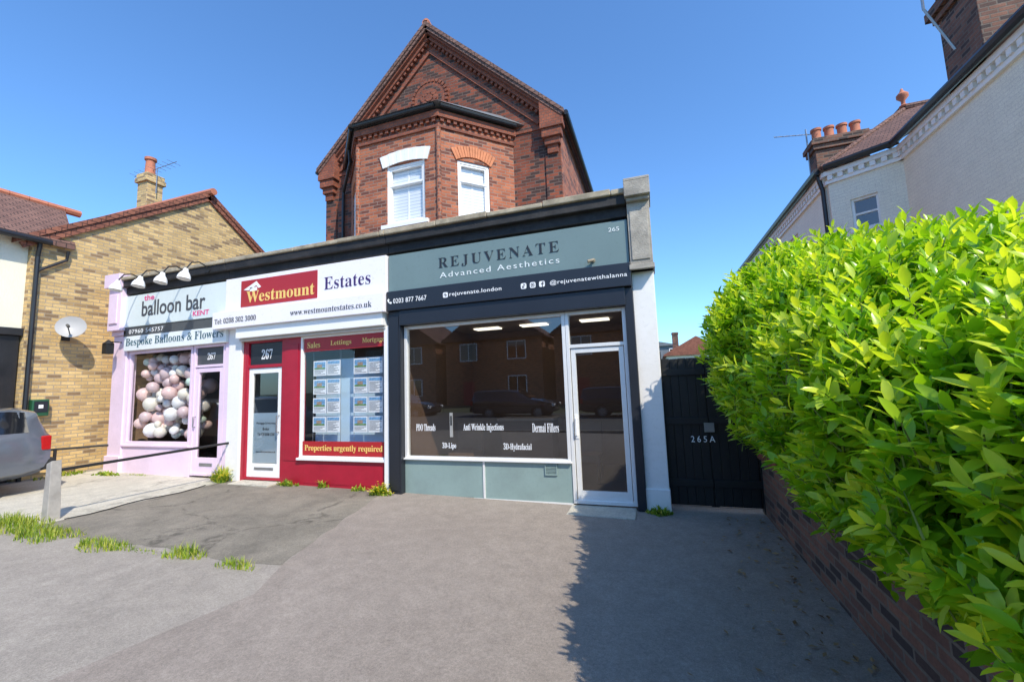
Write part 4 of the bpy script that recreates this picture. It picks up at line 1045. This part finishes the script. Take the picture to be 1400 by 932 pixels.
# ------------------------------------------------------------------ distant and opposite buildings
def simple_house(name,label,loc,w,d,h,rh,wallm,roofm,group=None):
    e=thing(name,label,'house',loc,group=group)
    mb=MB(); mb.box(-w/2,w/2,-d/2,d/2,0,h)
    F=FRM((0,0,0),(1,0,0)); build(mb,'wall',[wallm],e,local=True)
    mb=MB(); mb.ext(F,[(-w/2-.3,h-.1),(w/2+.3,h-.1),(w/2+.3,h+.02),(0,h+rh),(-w/2-.3,h+.02)],-d/2-.3,d/2+.3); r=build(mb,'roof',[roofm],e,local=True)
    mb=MB(); mb.box(-w*.3-.3,-w*.3+.3,-.3,.3,h+.3,h+rh+.9); mb.box(-w*.3-.35,-w*.3+.35,-.35,.35,h+rh+.7,h+rh+.85); build(mb,'chimney',['brick_brown'],r,local=True)
    FF=FRM((0,d/2,0),(-1,0,0))
    for (a,z) in ((-w*.25,1.0),(-w*.25,3.8),(w*.25,3.8)):
        mb=MB(); frame(mb,FF,a-.8,a+.8,z,z+1.5,.08,0,.06); mb.ob(FF,a-.03,a+.03,0,.05,z+.08,z+1.42); wn=build(mb,'window',['white'],e,local=True)
        mb=MB(); mb.ob(FF,a-.72,a+.72,.005,.02,z+.08,z+1.42); build(mb,'glass_pane',['carglassd'],wn,local=True)
    mb=MB(); mb.ob(FF,w*.25-.5,w*.25+.5,0,.08,0,2.1); build(mb,'door',['crimson'],e,local=True)
    return e
simple_house('house','distant pale rendered house with clay tiled roof',(4.1,42,0),5.5,8,4.1,1.7,'cream','tile_red')
simple_house('house','distant grey house beyond the side passage',(.9,55,0),3.6,8,6.1,.5,'lead','lead')
hs=simple_house('house','brick gabled house facing across the road',(-22,-30,0),8.5,8,5.6,3.2,'brick_red','tile_brown',group='houses across the road')
for i,x in enumerate((-12.5,-3,6.5,16)): copy_thing(hs,(x,-30,0))
c=car('parked_car','dark saloon car parked across the road',(-7,-15.2,0),'carpaint2',math.pi/2,group='cars across the road')
for x in (-14,-1.2,6): copy_thing(c,(x,-15.2,0),math.pi/2)

# ------------------------------------------------------------------ light
w=bpy.data.worlds.new('World'); scene.world=w; w.use_nodes=True; nt=w.node_tree; nt.nodes.clear()
sk=nt.nodes.new('ShaderNodeTexSky'); sk.sky_type='NISHITA'; sk.sun_disc=False
sd=Vector((.53,-.44,.725)).normalized()
sk.sun_elevation=math.asin(sd.z); sk.sun_rotation=math.atan2(sd.x,sd.y); sk.air_density=1.0; sk.dust_density=.5; sk.ozone_density=1.5
tn=mix(nt,sk.outputs[0],(1.12,1.70,2.25),1,'MULTIPLY')
bg=nt.nodes.new('ShaderNodeBackground'); bg.inputs[1].default_value=.128
ow=nt.nodes.new('ShaderNodeOutputWorld'); nt.links.new(tn,bg.inputs[0]); nt.links.new(bg.outputs[0],ow.inputs[0])
sl_=bpy.data.lights.new('sun','SUN'); sl_.energy=5.0; sl_.angle=math.radians(.53); sl_.color=(1,.91,.76)
so=bpy.data.objects.new('sun',sl_); coll.objects.link(so); so.rotation_euler=(-sd).to_track_quat('-Z','Y').to_euler(); so.location=(10,-10,20)

# ------------------------------------------------------------------ camera
cam=bpy.data.cameras.new('camera'); cam.sensor_width=36; cam.lens=36*570.2/1400; cam.clip_end=3000; cam.clip_start=.05
co=bpy.data.objects.new('camera',cam); coll.objects.link(co)
y,p,r=math.radians(18.52),math.radians(6.04),math.radians(2.08)
Rh=Vector((math.cos(y),math.sin(y),0));Fh=Vector((-math.sin(y),math.cos(y),0))
F_=Fh*math.cos(p)+Z*math.sin(p);U=-Fh*math.sin(p)+Z*math.cos(p)
R2_=Rh*math.cos(r)-U*math.sin(r);U2=U*math.cos(r)+Rh*math.sin(r)
mt=Matrix((R2_,U2,-F_)).transposed().to_4x4(); mt.translation=Vector((0,-6,1.7)); co.matrix_world=mt
scene.camera=co
